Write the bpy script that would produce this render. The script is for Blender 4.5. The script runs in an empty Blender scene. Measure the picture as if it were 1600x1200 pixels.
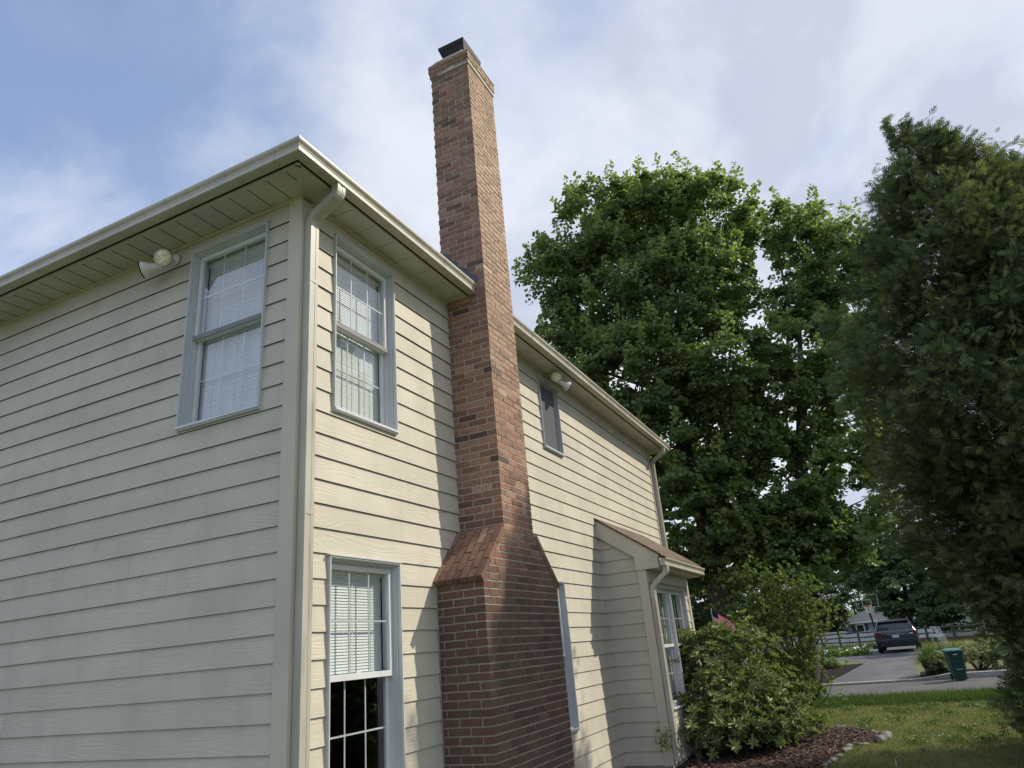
import bpy, math, random
import numpy as np
from mathutils import Vector, Matrix
R = math.radians
rng = np.random.default_rng(7); random.seed(7)
SC = bpy.context.scene
COL = SC.collection

# ---------------------------------------------------------------- camera
cam = bpy.data.cameras.new('camera'); camo = bpy.data.objects.new('camera', cam); COL.objects.link(camo)
YAW, PITCH, ROLL, FPX = 0.4287, 0.365, -0.0886, 1097.93
cy_, sy_, cp_, sp_ = math.cos(YAW), math.sin(YAW), math.cos(PITCH), math.sin(PITCH)
F_ = Vector((-sy_*cp_, cy_*cp_, sp_)); R0 = Vector((cy_, sy_, 0)); U0 = R0.cross(F_)
RR = math.cos(ROLL)*R0 + math.sin(ROLL)*U0; UU = -math.sin(ROLL)*R0 + math.cos(ROLL)*U0
m = Matrix((RR, UU, -F_)).transposed().to_4x4(); m.translation = Vector((3.454, -3.7207, 1.6028))
camo.matrix_world = m
cam.sensor_fit = 'HORIZONTAL'; cam.sensor_width = 36; cam.lens = 36*FPX/1600; cam.clip_end = 2000; cam.clip_start = 0.05
SC.camera = camo
SC.view_settings.view_transform = 'Standard'; SC.view_settings.look = 'None'
SC.view_settings.exposure = 0.0; SC.view_settings.gamma = 1.0
SC.cycles.max_bounces = 8; SC.cycles.transparent_max_bounces = 16

# ---------------------------------------------------------------- sun and sky
SUN = Vector((1, .77, 1.05)).normalized()
sl = bpy.data.lights.new('sun', 'SUN'); sl.energy = 4.6; sl.angle = R(0.7); sl.color = (1, .91, .76)
so = bpy.data.objects.new('sun', sl); COL.objects.link(so)
so.rotation_euler = SUN.to_track_quat('Z', 'Y').to_euler(); so.location = (20, 15, 25)

def N(nt, typ, **kw):
    n = nt.nodes.new(typ)
    for k, v in kw.items():
        if k.startswith('i_'):
            key = k[2:]; key = int(key) if key.isdigit() else key.replace('_', ' ')
            n.inputs[key].default_value = v
        else: setattr(n, k, v)
    return n
def LK(nt, a, b): nt.links.new(a, b)
def math_(nt, op, a, b=None, c=None, clamp=False):
    n = nt.nodes.new('ShaderNodeMath'); n.operation = op; n.use_clamp = clamp
    for i, v in enumerate((a, b, c)):
        if v is None: continue
        if isinstance(v, (int, float)): n.inputs[i].default_value = v
        else: LK(nt, v, n.inputs[i])
    return n.outputs[0]
def mixc(nt, f, a, b, blend='MIX'):
    n = nt.nodes.new('ShaderNodeMix'); n.data_type = 'RGBA'; n.blend_type = blend
    for s, v in ((n.inputs[0], f), (n.inputs[6], a), (n.inputs[7], b)):
        if isinstance(v, (int, float)): s.default_value = v
        elif isinstance(v, tuple): s.default_value = (*v[:3], 1)
        else: LK(nt, v, s)
    return n.outputs[2]
def ramp(nt, f, lo, hi):
    n = nt.nodes.new('ShaderNodeMapRange'); n.interpolation_type = 'SMOOTHSTEP'
    LK(nt, f, n.inputs[0]); n.inputs[1].default_value = lo; n.inputs[2].default_value = hi
    return n.outputs[0]

W = bpy.data.worlds.new('World'); SC.world = W; W.use_nodes = True
nt = W.node_tree; nt.nodes.clear()
sky = N(nt, 'ShaderNodeTexSky', sky_type='NISHITA', sun_disc=False)
sky.sun_elevation = math.asin(SUN.z); sky.sun_rotation = math.atan2(SUN.x, SUN.y); sky.air_density = 1.0; sky.dust_density = 0.6; sky.ozone_density = 1.5
tc = N(nt, 'ShaderNodeTexCoord'); sep = N(nt, 'ShaderNodeSeparateXYZ'); LK(nt, tc.outputs['Generated'], sep.inputs[0])
zz = math_(nt, 'ADD', math_(nt, 'MAXIMUM', sep.outputs[2], 0.0), 0.35)
cx = math_(nt, 'DIVIDE', sep.outputs[0], zz); cyv = math_(nt, 'DIVIDE', sep.outputs[1], zz)
comb = N(nt, 'ShaderNodeCombineXYZ'); LK(nt, cx, comb.inputs[0]); LK(nt, cyv, comb.inputs[1]); comb.inputs[2].default_value = 3.1
n1 = N(nt, 'ShaderNodeTexNoise', i_Scale=2.6, i_Detail=9.0, i_Roughness=0.56, i_Distortion=0.25); LK(nt, comb.outputs[0], n1.inputs['Vector'])
n2 = N(nt, 'ShaderNodeTexNoise', i_Scale=2.4, i_Detail=8.0, i_Roughness=0.55, i_Distortion=0.4)
comb2 = N(nt, 'ShaderNodeCombineXYZ'); LK(nt, cx, comb2.inputs[0]); LK(nt, cyv, comb2.inputs[1]); comb2.inputs[2].default_value = 8.4
LK(nt, comb2.outputs[0], n2.inputs['Vector'])
def lobe(d, lo, hi):
    dn = Vector(d).normalized(); vm = N(nt, 'ShaderNodeVectorMath', operation='DOT_PRODUCT'); LK(nt, tc.outputs['Generated'], vm.inputs[0]); vm.inputs[1].default_value = dn
    return ramp(nt, vm.outputs['Value'], lo, hi)
blue1 = lobe((-.85, .36, .56), .86, .995); blue2 = lobe((-.24, .6, .78), .975, .999); blue3 = lobe((-.5, .44, .76), .96, .999)
cover = math_(nt, 'SUBTRACT', math_(nt, 'ADD', n1.outputs['Fac'], 0.30), math_(nt, 'MULTIPLY', blue1, 0.30))
cover = math_(nt, 'SUBTRACT', cover, math_(nt, 'MULTIPLY', blue2, 0.17))
cover = math_(nt, 'SUBTRACT', cover, math_(nt, 'MULTIPLY', blue3, 0.13))
mask = ramp(nt, cover, .38, .80)
grey = lobe((.25, .82, .5), .93, 1.0)
sh = math_(nt, 'ADD', ramp(nt, n2.outputs['Fac'], .42, .62), math_(nt, 'MULTIPLY', grey, 0.35), clamp=True)
ccol = mixc(nt, sh, (8.3, 8.75, 9.7), (6.1, 6.65, 7.9))
skyb = mixc(nt, .28, mixc(nt, 1.0, sky.outputs[0], (1.78, 1.78, 1.9), 'MULTIPLY'), (6.0, 7.3, 10.2))
skyc = mixc(nt, math_(nt, 'MULTIPLY', mask, .96), skyb, ccol)
back = lobe((-.3, -.95, .15), -.25, .75)          # clouds away from the sun are dimmer
skyc = mixc(nt, back, skyc, mixc(nt, 1.0, skyc, (.86, .93, 1.10), 'MULTIPLY'))
bg = N(nt, 'ShaderNodeBackground', i_Strength=0.1); LK(nt, skyc, bg.inputs[0])
LK(nt, bg.outputs[0], N(nt, 'ShaderNodeOutputWorld').inputs[0])

# ---------------------------------------------------------------- helpers
class MB:
    def __init__(s): s.v = []; s.f = []; s.m = []; s.t = []; s.cm = 0; s.ct = 0.5
    def add(s, vs, fs):
        o = len(s.v); s.v += [tuple(x) for x in vs]
        for f in fs: s.f.append(tuple(i+o for i in f)); s.m.append(s.cm); s.t.append(s.ct)
    def box(s, a, b, M=None):
        x0, y0, z0 = a; x1, y1, z1 = b
        if x0 > x1: x0, x1 = x1, x0
        if y0 > y1: y0, y1 = y1, y0
        if z0 > z1: z0, z1 = z1, z0
        vs = [(x0,y0,z0),(x1,y0,z0),(x1,y1,z0),(x0,y1,z0),(x0,y0,z1),(x1,y0,z1),(x1,y1,z1),(x0,y1,z1)]
        if M is not None: vs = [M @ Vector(v) for v in vs]
        s.add(vs, [(0,3,2,1),(4,5,6,7),(0,1,5,4),(1,2,6,5),(2,3,7,6),(3,0,4,7)])
    def prism(s, poly, a, b, fn):          # poly of 2D points, extruded from a to b, fn(p, t) -> xyz
        n = len(poly); vs = [fn(p, a) for p in poly] + [fn(p, b) for p in poly]
        s.add(vs, [tuple(range(n))[::-1], tuple(range(n, 2*n))] + [(i, (i+1) % n, n+(i+1) % n, n+i) for i in range(n)])
    def tube(s, pts, rad, n=8, cap=True, sq=None):
        pts = [Vector(p) for p in pts]; vs = []; last = None
        if not isinstance(rad, (list, tuple)): rad = [rad]*len(pts)
        for i, p in enumerate(pts):
            d = (pts[min(i+1, len(pts)-1)]-pts[max(i-1, 0)]).normalized()
            if last is None:
                a = Vector((0, 0, 1)) if abs(d.z) < .9 else Vector((1, 0, 0)); u = d.cross(a).normalized()
            else: u = (last - d*last.dot(d)).normalized()
            last = u; w = d.cross(u)
            for k in range(n):
                th = 2*math.pi*k/n; vs.append(p + (u*math.cos(th)+w*math.sin(th))*rad[i])
        fs = [(i*n+k, i*n+(k+1) % n, (i+1)*n+(k+1) % n, (i+1)*n+k) for i in range(len(pts)-1) for k in range(n)]
        if cap: fs += [tuple(range(n))[::-1], tuple(range((len(pts)-1)*n, len(pts)*n))]
        s.add(vs, fs)
    def sweep(s, pts, prof, up):           # rectangular-ish profile swept on a path, prof in (side, up) coordinates
        pts = [Vector(p) for p in pts]; up = Vector(up); n = len(prof); vs = []
        for i, p in enumerate(pts):
            d = (pts[min(i+1, len(pts)-1)]-pts[max(i-1, 0)]).normalized()
            side = up.normalized(); w = d.cross(side).normalized()
            vs += [p + side*a + w*b for a, b in prof]
        fs = [(i*n+k, i*n+(k+1) % n, (i+1)*n+(k+1) % n, (i+1)*n+k) for i in range(len(pts)-1) for k in range(n)]
        fs += [tuple(range(n))[::-1], tuple(range((len(pts)-1)*n, len(pts)*n))]
        s.add(vs, fs)
    def lathe(s, prof, M, n=20):           # prof (r, z)
        vs = []
        for r, z in prof:
            for k in range(n):
                th = 2*math.pi*k/n; vs.append(M @ Vector((r*math.cos(th), r*math.sin(th), z)))
        fs = [(i*n+k, i*n+(k+1) % n, (i+1)*n+(k+1) % n, (i+1)*n+k) for i in range(len(prof)-1) for k in range(n)]
        fs += [tuple(range(n))[::-1], tuple(range((len(prof)-1)*n, len(prof)*n))]
        s.add(vs, fs)
    def build(s, name, mats, parent=None, smooth=False, origin=None, bevel=0):
        me = bpy.data.meshes.new(name)
        vs = s.v
        if origin is not None: vs = [(v[0]-origin[0], v[1]-origin[1], v[2]-origin[2]) for v in vs]
        me.from_pydata(vs, [], s.f); me.update()
        if not isinstance(mats, (list, tuple)): mats = [mats]
        for mt in mats: me.materials.append(mt)
        me.polygons.foreach_set('material_index', s.m)
        at = me.attributes.new('tint', 'FLOAT', 'FACE'); at.data.foreach_set('value', s.t)
        if smooth: me.polygons.foreach_set('use_smooth', [True]*len(s.f))
        o = bpy.data.objects.new(name, me); COL.objects.link(o)
        if origin is not None: o.location = origin
        if parent is not None: o.parent = parent
        if bevel:
            b = o.modifiers.new('bevel', 'BEVEL'); b.width = bevel; b.segments = 2; b.limit_method = 'ANGLE'; b.angle_limit = R(40)
        return o

def thing(name, label, cat, loc=(0, 0, 0), rz=0, group=None):
    o = bpy.data.objects.new(name, None); COL.objects.link(o); o.location = loc; o.rotation_euler = (0, 0, rz)
    o.empty_display_size = .2
    return tag(o, label, cat, group)
def tag(o, label=None, cat=None, group=None, kind=None):
    if label: o['label'] = label
    if cat: o['category'] = cat
    if group: o['group'] = group
    if kind: o['kind'] = kind
    return o

def mat(name, base, rough=.6, spec=.5, fn=None, bump=None, metal=0):
    mt = bpy.data.materials.new(name); mt.use_nodes = True; nt = mt.node_tree
    b = nt.nodes['Principled BSDF']; b.inputs['Base Color'].default_value = (*base, 1)
    b.inputs['Roughness'].default_value = rough; b.inputs['Specular IOR Level'].default_value = spec; b.inputs['Metallic'].default_value = metal
    if fn: fn(nt, b)
    return mt
def objco(nt): return N(nt, 'ShaderNodeTexCoord').outputs['Object']
def mapping(nt, vec, scale=(1, 1, 1), loc=(0, 0, 0)):
    mp = N(nt, 'ShaderNodeMapping'); mp.inputs['Scale'].default_value = scale; mp.inputs['Location'].default_value = loc; LK(nt, vec, mp.inputs[0]); return mp.outputs[0]
def noise(nt, vec, sc, det=4, rough=.55, dist=0):
    n = N(nt, 'ShaderNodeTexNoise', i_Scale=sc, i_Detail=det, i_Roughness=rough, i_Distortion=dist); LK(nt, vec, n.inputs['Vector']); return n.outputs['Fac']
def bump(nt, b, h, strength=.3, dist=.01, prev=None):
    n = N(nt, 'ShaderNodeBump'); n.inputs['Strength'].default_value = strength; n.inputs['Distance'].default_value = dist
    LK(nt, h, n.inputs['Height'])
    if prev is not None: LK(nt, prev, n.inputs['Normal'])
    LK(nt, n.outputs[0], b.inputs['Normal']); return n.outputs[0]
def attr(nt, name='tint'): return N(nt, 'ShaderNodeAttribute', attribute_name=name).outputs['Fac']
def vary(base, amt, sc, bstr=0.0, bsc=60, stretch=(1, 1, 1)):
    def fn(nt, b):
        co = mapping(nt, objco(nt), stretch); f = noise(nt, co, sc)
        lo = tuple(c*(1-amt) for c in base); hi = tuple(min(1, c*(1+amt)) for c in base)
        LK(nt, mixc(nt, ramp(nt, f, .3, .7), lo, hi), b.inputs['Base Color'])
        if bstr: bump(nt, b, noise(nt, co, bsc, 3), bstr, .004)
    return fn

def siding_fn(base):
    def fn(nt, b):
        co = objco(nt); sp = N(nt, 'ShaderNodeSeparateXYZ'); LK(nt, co, sp.inputs[0])
        course = math_(nt, 'FLOOR', math_(nt, 'DIVIDE', math_(nt, 'SUBTRACT', sp.outputs[2], 0.0714), .178))
        horiz = math_(nt, 'ADD', sp.outputs[0], sp.outputs[1])
        board = math_(nt, 'FLOOR', math_(nt, 'DIVIDE', math_(nt, 'ADD', horiz, math_(nt, 'MULTIPLY', course, 1.37)), 3.66))
        wn = N(nt, 'ShaderNodeTexWhiteNoise', noise_dimensions='2D'); cb = N(nt, 'ShaderNodeCombineXYZ'); LK(nt, course, cb.inputs[0]); LK(nt, board, cb.inputs[1]); LK(nt, cb.outputs[0], wn.inputs[0])
        cb2 = N(nt, 'ShaderNodeCombineXYZ'); LK(nt, horiz, cb2.inputs[0]); LK(nt, sp.outputs[2], cb2.inputs[1]); LK(nt, math_(nt, 'MULTIPLY', wn.outputs['Value'], 40), cb2.inputs[2])
        # embossed cedar grain: cathedral rings distorted along the board
        g = N(nt, 'ShaderNodeTexNoise', i_Scale=1.0, i_Detail=2.0, i_Roughness=.5); LK(nt, mapping(nt, cb2.outputs[0], (.9, 5, 1)), g.inputs['Vector'])
        wv = math_(nt, 'SINE', math_(nt, 'MULTIPLY', math_(nt, 'ADD', math_(nt, 'MULTIPLY', g.outputs['Fac'], 9), math_(nt, 'MULTIPLY', sp.outputs[2], 22)), 9.0))
        fine = noise(nt, mapping(nt, cb2.outputs[0], (4, 130, 1)), 1.0, 3)
        patch = ramp(nt, noise(nt, mapping(nt, cb2.outputs[0], (.7, 4, 1)), 1.3, 2), .38, .62)
        h = math_(nt, 'ADD', math_(nt, 'MULTIPLY', math_(nt, 'MULTIPLY', wv, patch), .45), fine)
        bump(nt, b, h, .75, .0015)
        # dust, water streaks, mildew blotches in the paint
        st = noise(nt, mapping(nt, cb2.outputs[0], (5, .8, .02)), 1.0, 5, .6)
        bl = noise(nt, mapping(nt, co, (1, 1, 2.2)), .9, 5, .6)
        c0 = mixc(nt, ramp(nt, bl, .3, .7), tuple(c*.90 for c in base), tuple(min(1, c*1.06) for c in base))
        c1 = mixc(nt, math_(nt, 'MULTIPLY', ramp(nt, st, .42, .72), .36), c0, (base[0]*.72, base[1]*.74, base[2]*.78))
        c2 = mixc(nt, math_(nt, 'MULTIPLY', wn.outputs['Value'], .10), c1, (base[0]*.75, base[1]*.75, base[2]*.72))
        c3 = mixc(nt, math_(nt, 'MULTIPLY', fine, .12), c2, (base[0]*.6, base[1]*.6, base[2]*.6))
        # small nail and knock marks
        v = N(nt, 'ShaderNodeTexVoronoi', i_Scale=2.3); LK(nt, cb2.outputs[0], v.inputs['Vector'])
        c4 = mixc(nt, math_(nt, 'MULTIPLY', math_(nt, 'LESS_THAN', v.outputs['Distance'], .016), .55), c3, (.12, .10, .08))
        LK(nt, c4, b.inputs['Base Color'])
    return fn
PAINT = (.545, .508, .415)
M = {}
M['siding'] = mat('painted cedar-grain lap siding', PAINT, .62, .35, siding_fn(PAINT))
M['trim'] = mat('cream painted trim', (.62, .55, .41), .5, .4, vary((.52, .48, .385), .08, 2.5, .15, 40, (1, 1, .3)))
def soffit_fn(nt, b):
    f = noise(nt, objco(nt), 3, 5); LK(nt, mixc(nt, ramp(nt, f, .3, .75), (.43, .40, .36), (.52, .485, .43)), b.inputs['Base Color'])
M['soffit'] = mat('vinyl soffit', (.56, .5, .4), .55, .4, soffit_fn)
def gutter_fn(nt, b):
    co = objco(nt); f = noise(nt, mapping(nt, co, (6, 6, 1)), 1.5, 5, .65); g = noise(nt, co, 1.2, 3)
    c = mixc(nt, ramp(nt, g, .3, .7), (.38, .36, .30), (.47, .445, .375))
    c = mixc(nt, math_(nt, 'MULTIPLY', ramp(nt, f, .48, .75), .6), c, (.22, .20, .165))
    LK(nt, c, b.inputs['Base Color'])
M['gutter'] = mat('weathered aluminium gutter', (.6, .56, .46), .38, .5, gutter_fn)
M['gapshade'] = mat('dark joints with dirt and painted shade', (.035, .033, .03), .9, .1)  # near-black: real joints, plus dirt and shade painted under laps and eave
M['vinyl'] = mat('white vinyl window frame', (.50, .52, .535), .35, .5, vary((.50, .52, .535), .05, 3))
M['railgrey'] = mat('weathered grey meeting rail', (.20, .20, .195), .5, .4)
M['smgrey'] = mat('grey window frame', (.40, .42, .45), .4, .5)
M['sash'] = mat('white sash', (.60, .61, .62), .35, .5, vary((.60, .61, .62), .05, 4))
M['blind'] = mat('white blind slats', (.78, .79, .79), .5, .4)
M['tape'] = mat('blind cord', (.7, .7, .68), .7, .2)
M['curtain'] = mat('grey curtain', (.42, .43, .42), .8, .1, vary((.42, .43, .42), .2, 5, 0, 60, (8, 8, .5)))
M['dark'] = mat('dark room', (.02, .02, .022), .9, .1)
M['screen'] = bpy.data.materials.new('grey insect screen'); M['screen'].use_nodes = True; nt = M['screen'].node_tree; nt.nodes.clear()
_d = N(nt, 'ShaderNodeBsdfDiffuse'); _d.inputs[0].default_value = (.17, .18, .195, 1); _t = N(nt, 'ShaderNodeBsdfTransparent'); _m = N(nt, 'ShaderNodeMixShader', i_Fac=.35)
LK(nt, _d.outputs[0], _m.inputs[1]); LK(nt, _t.outputs[0], _m.inputs[2]); LK(nt, _m.outputs[0], N(nt, 'ShaderNodeOutputMaterial').inputs[0])
def glass_mat(name, tint=(.9, .94, .94), boost=3.6, haze=0.0):
    mt = bpy.data.materials.new(name); mt.use_nodes = True; nt = mt.node_tree; nt.nodes.clear()
    tr = N(nt, 'ShaderNodeBsdfTransparent'); tr.inputs[0].default_value = (*tint, 1)
    gl = N(nt, 'ShaderNodeBsdfGlossy', i_Roughness=0.012); gl.inputs[0].default_value = (1, 1, 1, 1)
    ge = N(nt, 'ShaderNodeNewGeometry'); dt = N(nt, 'ShaderNodeVectorMath', operation='DOT_PRODUCT'); LK(nt, ge.outputs['Incoming'], dt.inputs[0]); LK(nt, ge.outputs['Normal'], dt.inputs[1])
    q = math_(nt, 'POWER', math_(nt, 'SUBTRACT', 1.0, math_(nt, 'ABSOLUTE', dt.outputs['Value'])), 5.0)      # Schlick, the same from both sides
    f = math_(nt, 'ADD', math_(nt, 'MULTIPLY', q, 1-.04*boost), .04*boost, clamp=True)
    co = objco(nt); bp = N(nt, 'ShaderNodeBump'); bp.inputs['Strength'].default_value = .35; bp.inputs['Distance'].default_value = .003
    LK(nt, noise(nt, co, 2.5, 1), bp.inputs['Height']); LK(nt, bp.outputs[0], gl.inputs['Normal'])
    mx = N(nt, 'ShaderNodeMixShader'); LK(nt, f, mx.inputs[0]); LK(nt, tr.outputs[0], mx.inputs[1]); LK(nt, gl.outputs[0], mx.inputs[2])
    LK(nt, mx.outputs[0], N(nt, 'ShaderNodeOutputMaterial').inputs[0]); return mt
M['glass'] = glass_mat('window glass')
def brick_fn(nt, b):
    t = attr(nt); co = objco(nt)
    cr = N(nt, 'ShaderNodeValToRGB'); LK(nt, t, cr.inputs[0]); e = cr.color_ramp.elements
    cols = [(0, (.11, .072, .06)), (.15, (.18, .105, .08)), (.35, (.27, .15, .105)), (.55, (.35, .195, .132)), (.75, (.42, .245, .165)), (.9, (.34, .225, .16)), (1, (.52, .35, .235))]
    e[0].position, e[0].color = 0, (*cols[0][1], 1); e[1].position, e[1].color = 1, (*cols[-1][1], 1)
    for p, c in cols[1:-1]:
        x = e.new(p); x.color = (*c, 1)
    f = noise(nt, mapping(nt, co, (1.6, 1.6, .5)), 55, 5, .7); g = noise(nt, co, 9, 4)
    c = mixc(nt, ramp(nt, f, .42, .68), cr.outputs[0], mixc(nt, .75, cr.outputs[0], (.085, .05, .04)))
    c = mixc(nt, math_(nt, 'MULTIPLY', ramp(nt, g, .55, .75), .22), c, (.40, .32, .25))
    sp = N(nt, 'ShaderNodeSeparateXYZ'); LK(nt, co, sp.inputs[0])
    low = math_(nt, 'MULTIPLY', ramp(nt, math_(nt, 'ADD', math_(nt, 'MULTIPLY', sp.outputs[2], -1), math_(nt, 'MULTIPLY', noise(nt, co, 2.2, 4), .9)), -2.45, -1.5), .78)
    c = mixc(nt, low, c, (.085, .052, .042))                     # lower stack: the conifer's shade painted into the brick colour
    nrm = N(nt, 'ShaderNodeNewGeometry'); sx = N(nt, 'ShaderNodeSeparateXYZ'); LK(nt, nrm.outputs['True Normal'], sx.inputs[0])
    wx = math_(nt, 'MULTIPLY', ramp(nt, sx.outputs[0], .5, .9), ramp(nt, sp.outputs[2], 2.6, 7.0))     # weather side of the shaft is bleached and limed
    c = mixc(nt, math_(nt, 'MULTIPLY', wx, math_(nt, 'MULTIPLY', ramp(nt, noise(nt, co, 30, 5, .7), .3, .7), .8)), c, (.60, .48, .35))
    li = math_(nt, 'MULTIPLY', ramp(nt, noise(nt, mapping(nt, co, (1, 1, .5)), 7, 6, .7), .45, .58), ramp(nt, sp.outputs[2], 7.0, 8.7))
    c = mixc(nt, math_(nt, 'MULTIPLY', li, .7), c, (.20, .17, .08))   # lichen towards the top
    LK(nt, c, b.inputs['Base Color']); bump(nt, b, noise(nt, mapping(nt, co, (1, 1, .45)), 85, 5, .75), .9, .006)
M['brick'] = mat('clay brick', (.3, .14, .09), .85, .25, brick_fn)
def mortar_fn(nt, b):
    co = objco(nt); sp = N(nt, 'ShaderNodeSeparateXYZ'); LK(nt, co, sp.inputs[0]); c = mixc(nt, noise(nt, co, 20, 4), (.34, .315, .28), (.52, .49, .43))
    low = ramp(nt, math_(nt, 'ADD', math_(nt, 'MULTIPLY', sp.outputs[2], -1), math_(nt, 'MULTIPLY', noise(nt, co, 3.5, 5, .7), 1.4)), -2.2, -.9)  # mortar dulled lower down: tree shade put into its colour
    LK(nt, mixc(nt, math_(nt, 'MULTIPLY', low, .5), c, (.17, .15, .13)), b.inputs['Base Color']); bump(nt, b, noise(nt, co, 150, 3), .5, .004)
M['mortar'] = mat('mortar', (.4, .37, .33), .9, .2, mortar_fn)
M['capmetal'] = mat('weathered dark metal', (.05, .05, .055), .7, .3, vary((.026, .022, .022), .5, 8))
M['flash'] = mat('dark blue grey flashing', (.06, .065, .085), .4, .5)
M['zinc'] = mat('galvanised pan', (.55, .56, .58), .35, .5, metal=.6)
def shingle_fn(base):
    def fn(nt, b):
        co = objco(nt); sp = N(nt, 'ShaderNodeSeparateXYZ'); LK(nt, co, sp.inputs[0])
        br = N(nt, 'ShaderNodeTexBrick', i_Scale=1.0); br.inputs['Brick Width'].default_value = .30; br.inputs['Row Height'].default_value = .09; br.inputs['Mortar Size'].default_value = .006
        cb = N(nt, 'ShaderNodeCombineXYZ'); LK(nt, math_(nt, 'ADD', sp.outputs[1], math_(nt, 'MULTIPLY', sp.outputs[0], .001)), cb.inputs[0]); LK(nt, sp.outputs[2], cb.inputs[1]); LK(nt, cb.outputs[0], br.inputs['Vector'])
        br.inputs['Color1'].default_value = (*[c*1.25 for c in base], 1); br.inputs['Color2'].default_value = (*[c*.7 for c in base], 1); br.inputs['Mortar'].default_value = (*[c*.3 for c in base], 1)
        c = mixc(nt, math_(nt, 'MULTIPLY', noise(nt, co, 90, 3), .6), br.outputs[0], tuple(c*.5 for c in base))
        LK(nt, c, b.inputs['Base Color']); bump(nt, b, noise(nt, co, 200, 2), .6, .004)
    return fn
M['shingle'] = mat('brown asphalt shingle', (.22, .15, .11), .9, .2, shingle_fn((.195, .15, .12)))
M['shingle_grey'] = mat('grey asphalt shingle', (.1, .1, .12), .9, .2, shingle_fn((.12, .12, .15)))
M['lampwhite'] = mat('white lamp housing', (.72, .70, .66), .4, .5)
M['lens'] = mat('ribbed lamp lens', (.55, .54, .38), .12, .6, vary((.66, .60, .36), .3, 45))
M['black'] = mat('black rubber', (.02, .02, .02), .6, .4)
M['concrete'] = mat('concrete', (.36, .35, .32), .9, .2, vary((.36, .35, .32), .2, 12, .4, 80))

# ================================================================= HOUSE
E0, EX = 2.3854, 0.178
house = thing('house', 'two-storey cream lap-sided house with hip roof and tall brick chimney', 'house')
def siding(name, P0, u, n, u0, u1, z0, z1, holes, seed=0, joints=()):
    rd = random.Random(seed); P0 = Vector(P0); u = Vector(u); n = Vector(n); mb = MB()
    def pt(a, z, o): return P0 + u*a + n*o + Vector((0, 0, z))
    # backing sheet with holes
    us = sorted({u0, u1} | {c for h in holes for c in h[:2]}); zs = sorted({z0, z1} | {c for h in holes for c in h[2:]})
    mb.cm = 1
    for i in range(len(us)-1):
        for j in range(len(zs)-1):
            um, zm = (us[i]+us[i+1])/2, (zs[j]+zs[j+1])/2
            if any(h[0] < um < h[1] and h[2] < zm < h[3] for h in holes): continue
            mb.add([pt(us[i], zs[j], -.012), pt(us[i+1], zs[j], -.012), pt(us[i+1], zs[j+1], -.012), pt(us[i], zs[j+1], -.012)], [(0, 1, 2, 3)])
    mb.cm = 0
    k0 = int(math.floor((z0-E0)/EX)); k1 = int(math.ceil((z1-E0)/EX))
    for k in range(k0, k1):
        zb, zt = E0+k*EX, E0+(k+1)*EX
        cuts = sorted({max(zb, z0), min(zt, z1)} | {c for h in holes for c in h[2:] if max(zb, z0) < c < min(zt, z1)})
        jit = rd.uniform(-.0012, .0012)
        off = lambda z: .004 + (.0135+jit)*(zt-z)/EX
        js = [j[1] for j in joints if j[0] == k]
        for a, b in zip(cuts[:-1], cuts[1:]):
            zm = (a+b)/2; iv = [(u0, u1)]
            for h in holes:
                if h[2] < zm < h[3]:
                    nv = []
                    for p, q in iv:
                        if h[1] <= p or h[0] >= q: nv.append((p, q)); continue
                        if p < h[0]: nv.append((p, h[0]))
                        if q > h[1]: nv.append((h[1], q))
                    iv = nv
            for j in js:
                nv = []
                for p, q in iv:
                    nv += [(p, j-.0012), (j+.0012, q)] if p < j < q else [(p, q)]
                iv = nv
            for p, q in iv:
                vs = [pt(p, a, off(a)), pt(q, a, off(a)), pt(q, b, off(b)), pt(p, b, off(b))]
                mb.add(vs, [(0, 1, 2, 3)])
                if abs(a-zb) < 1e-6: mb.cm = 1; mb.add([pt(p, a, -.011), pt(q, a, -.011), pt(q, a, off(a)), pt(p, a, off(a))], [(0, 1, 2, 3)]); mb.cm = 0  # lap underside: its shadow line and dirt put into the colour
    return mb.build(name, [M['siding'], M['gapshade']], house)

WZ = 5.25
WIN = {  # u0,u1,z0,z1
 'A': (-1.21, -.33, 3.47, 5.125), 'Bu': (.39, 1.245, 3.485, 5.10), 'Bl': (.355, 1.23, .71, 2.37),
 'mid': (3.93, 4.80, .70, 2.38), 'sm': (4.64, 5.30, 4.11, 5.115)}
def hole(w, t=.010): return (w[0]+t, w[1]-t, w[2]+t, w[3]-t)
CH = (2.285, 2.953); CHL = (1.81, 3.43); CD = .493; LEN = 10.2; WEST = -11.0
BY0, BY1, BX, BZ = 6.386, 8.85, .643, 2.56
dz = lambda k: k
siding('rear_wall', (0, 0, 0), (-1, 0, 0), (0, -1, 0), .10, -WEST, .08, WZ-.019, [(-WIN['A'][1]+.010, -WIN['A'][0]-.010, *hole(WIN['A'])[2:])], 1,
       joints=[(1, 2.05), (0, 1.62), (-1, 1.19), (5, 3.3), (8, 2.6), (-4, 3.9), (11, 4.8), (-6, 2.9), (-3, 5.6)])
siding('side_wall', (0, 0, 0), (0, 1, 0), (1, 0, 0), .10, LEN-.10, .08, WZ-.019,
       [hole(WIN['Bu']), hole(WIN['Bl']), hole(WIN['mid']), hole(WIN['sm'])], 2, joints=[(7, 6.9), (3, 6.4), (9, 5.9), (-2, 5.2)])
# far gable-less walls that close the box
mb = MB(); mb.box((WEST, LEN-.02, 0), (-.002, LEN, WZ)); mb.box((WEST-.02, .0, 0), (WEST, LEN, WZ)); mb.build('far_wall', M['siding'], house)
mb = MB(); mb.box((WEST, .012, 0), (-.012, .06, .079)); mb.box((-.08, .06, 0), (-.012, LEN-.02, .079)); mb.build('foundation', M['concrete'], house)
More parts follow.
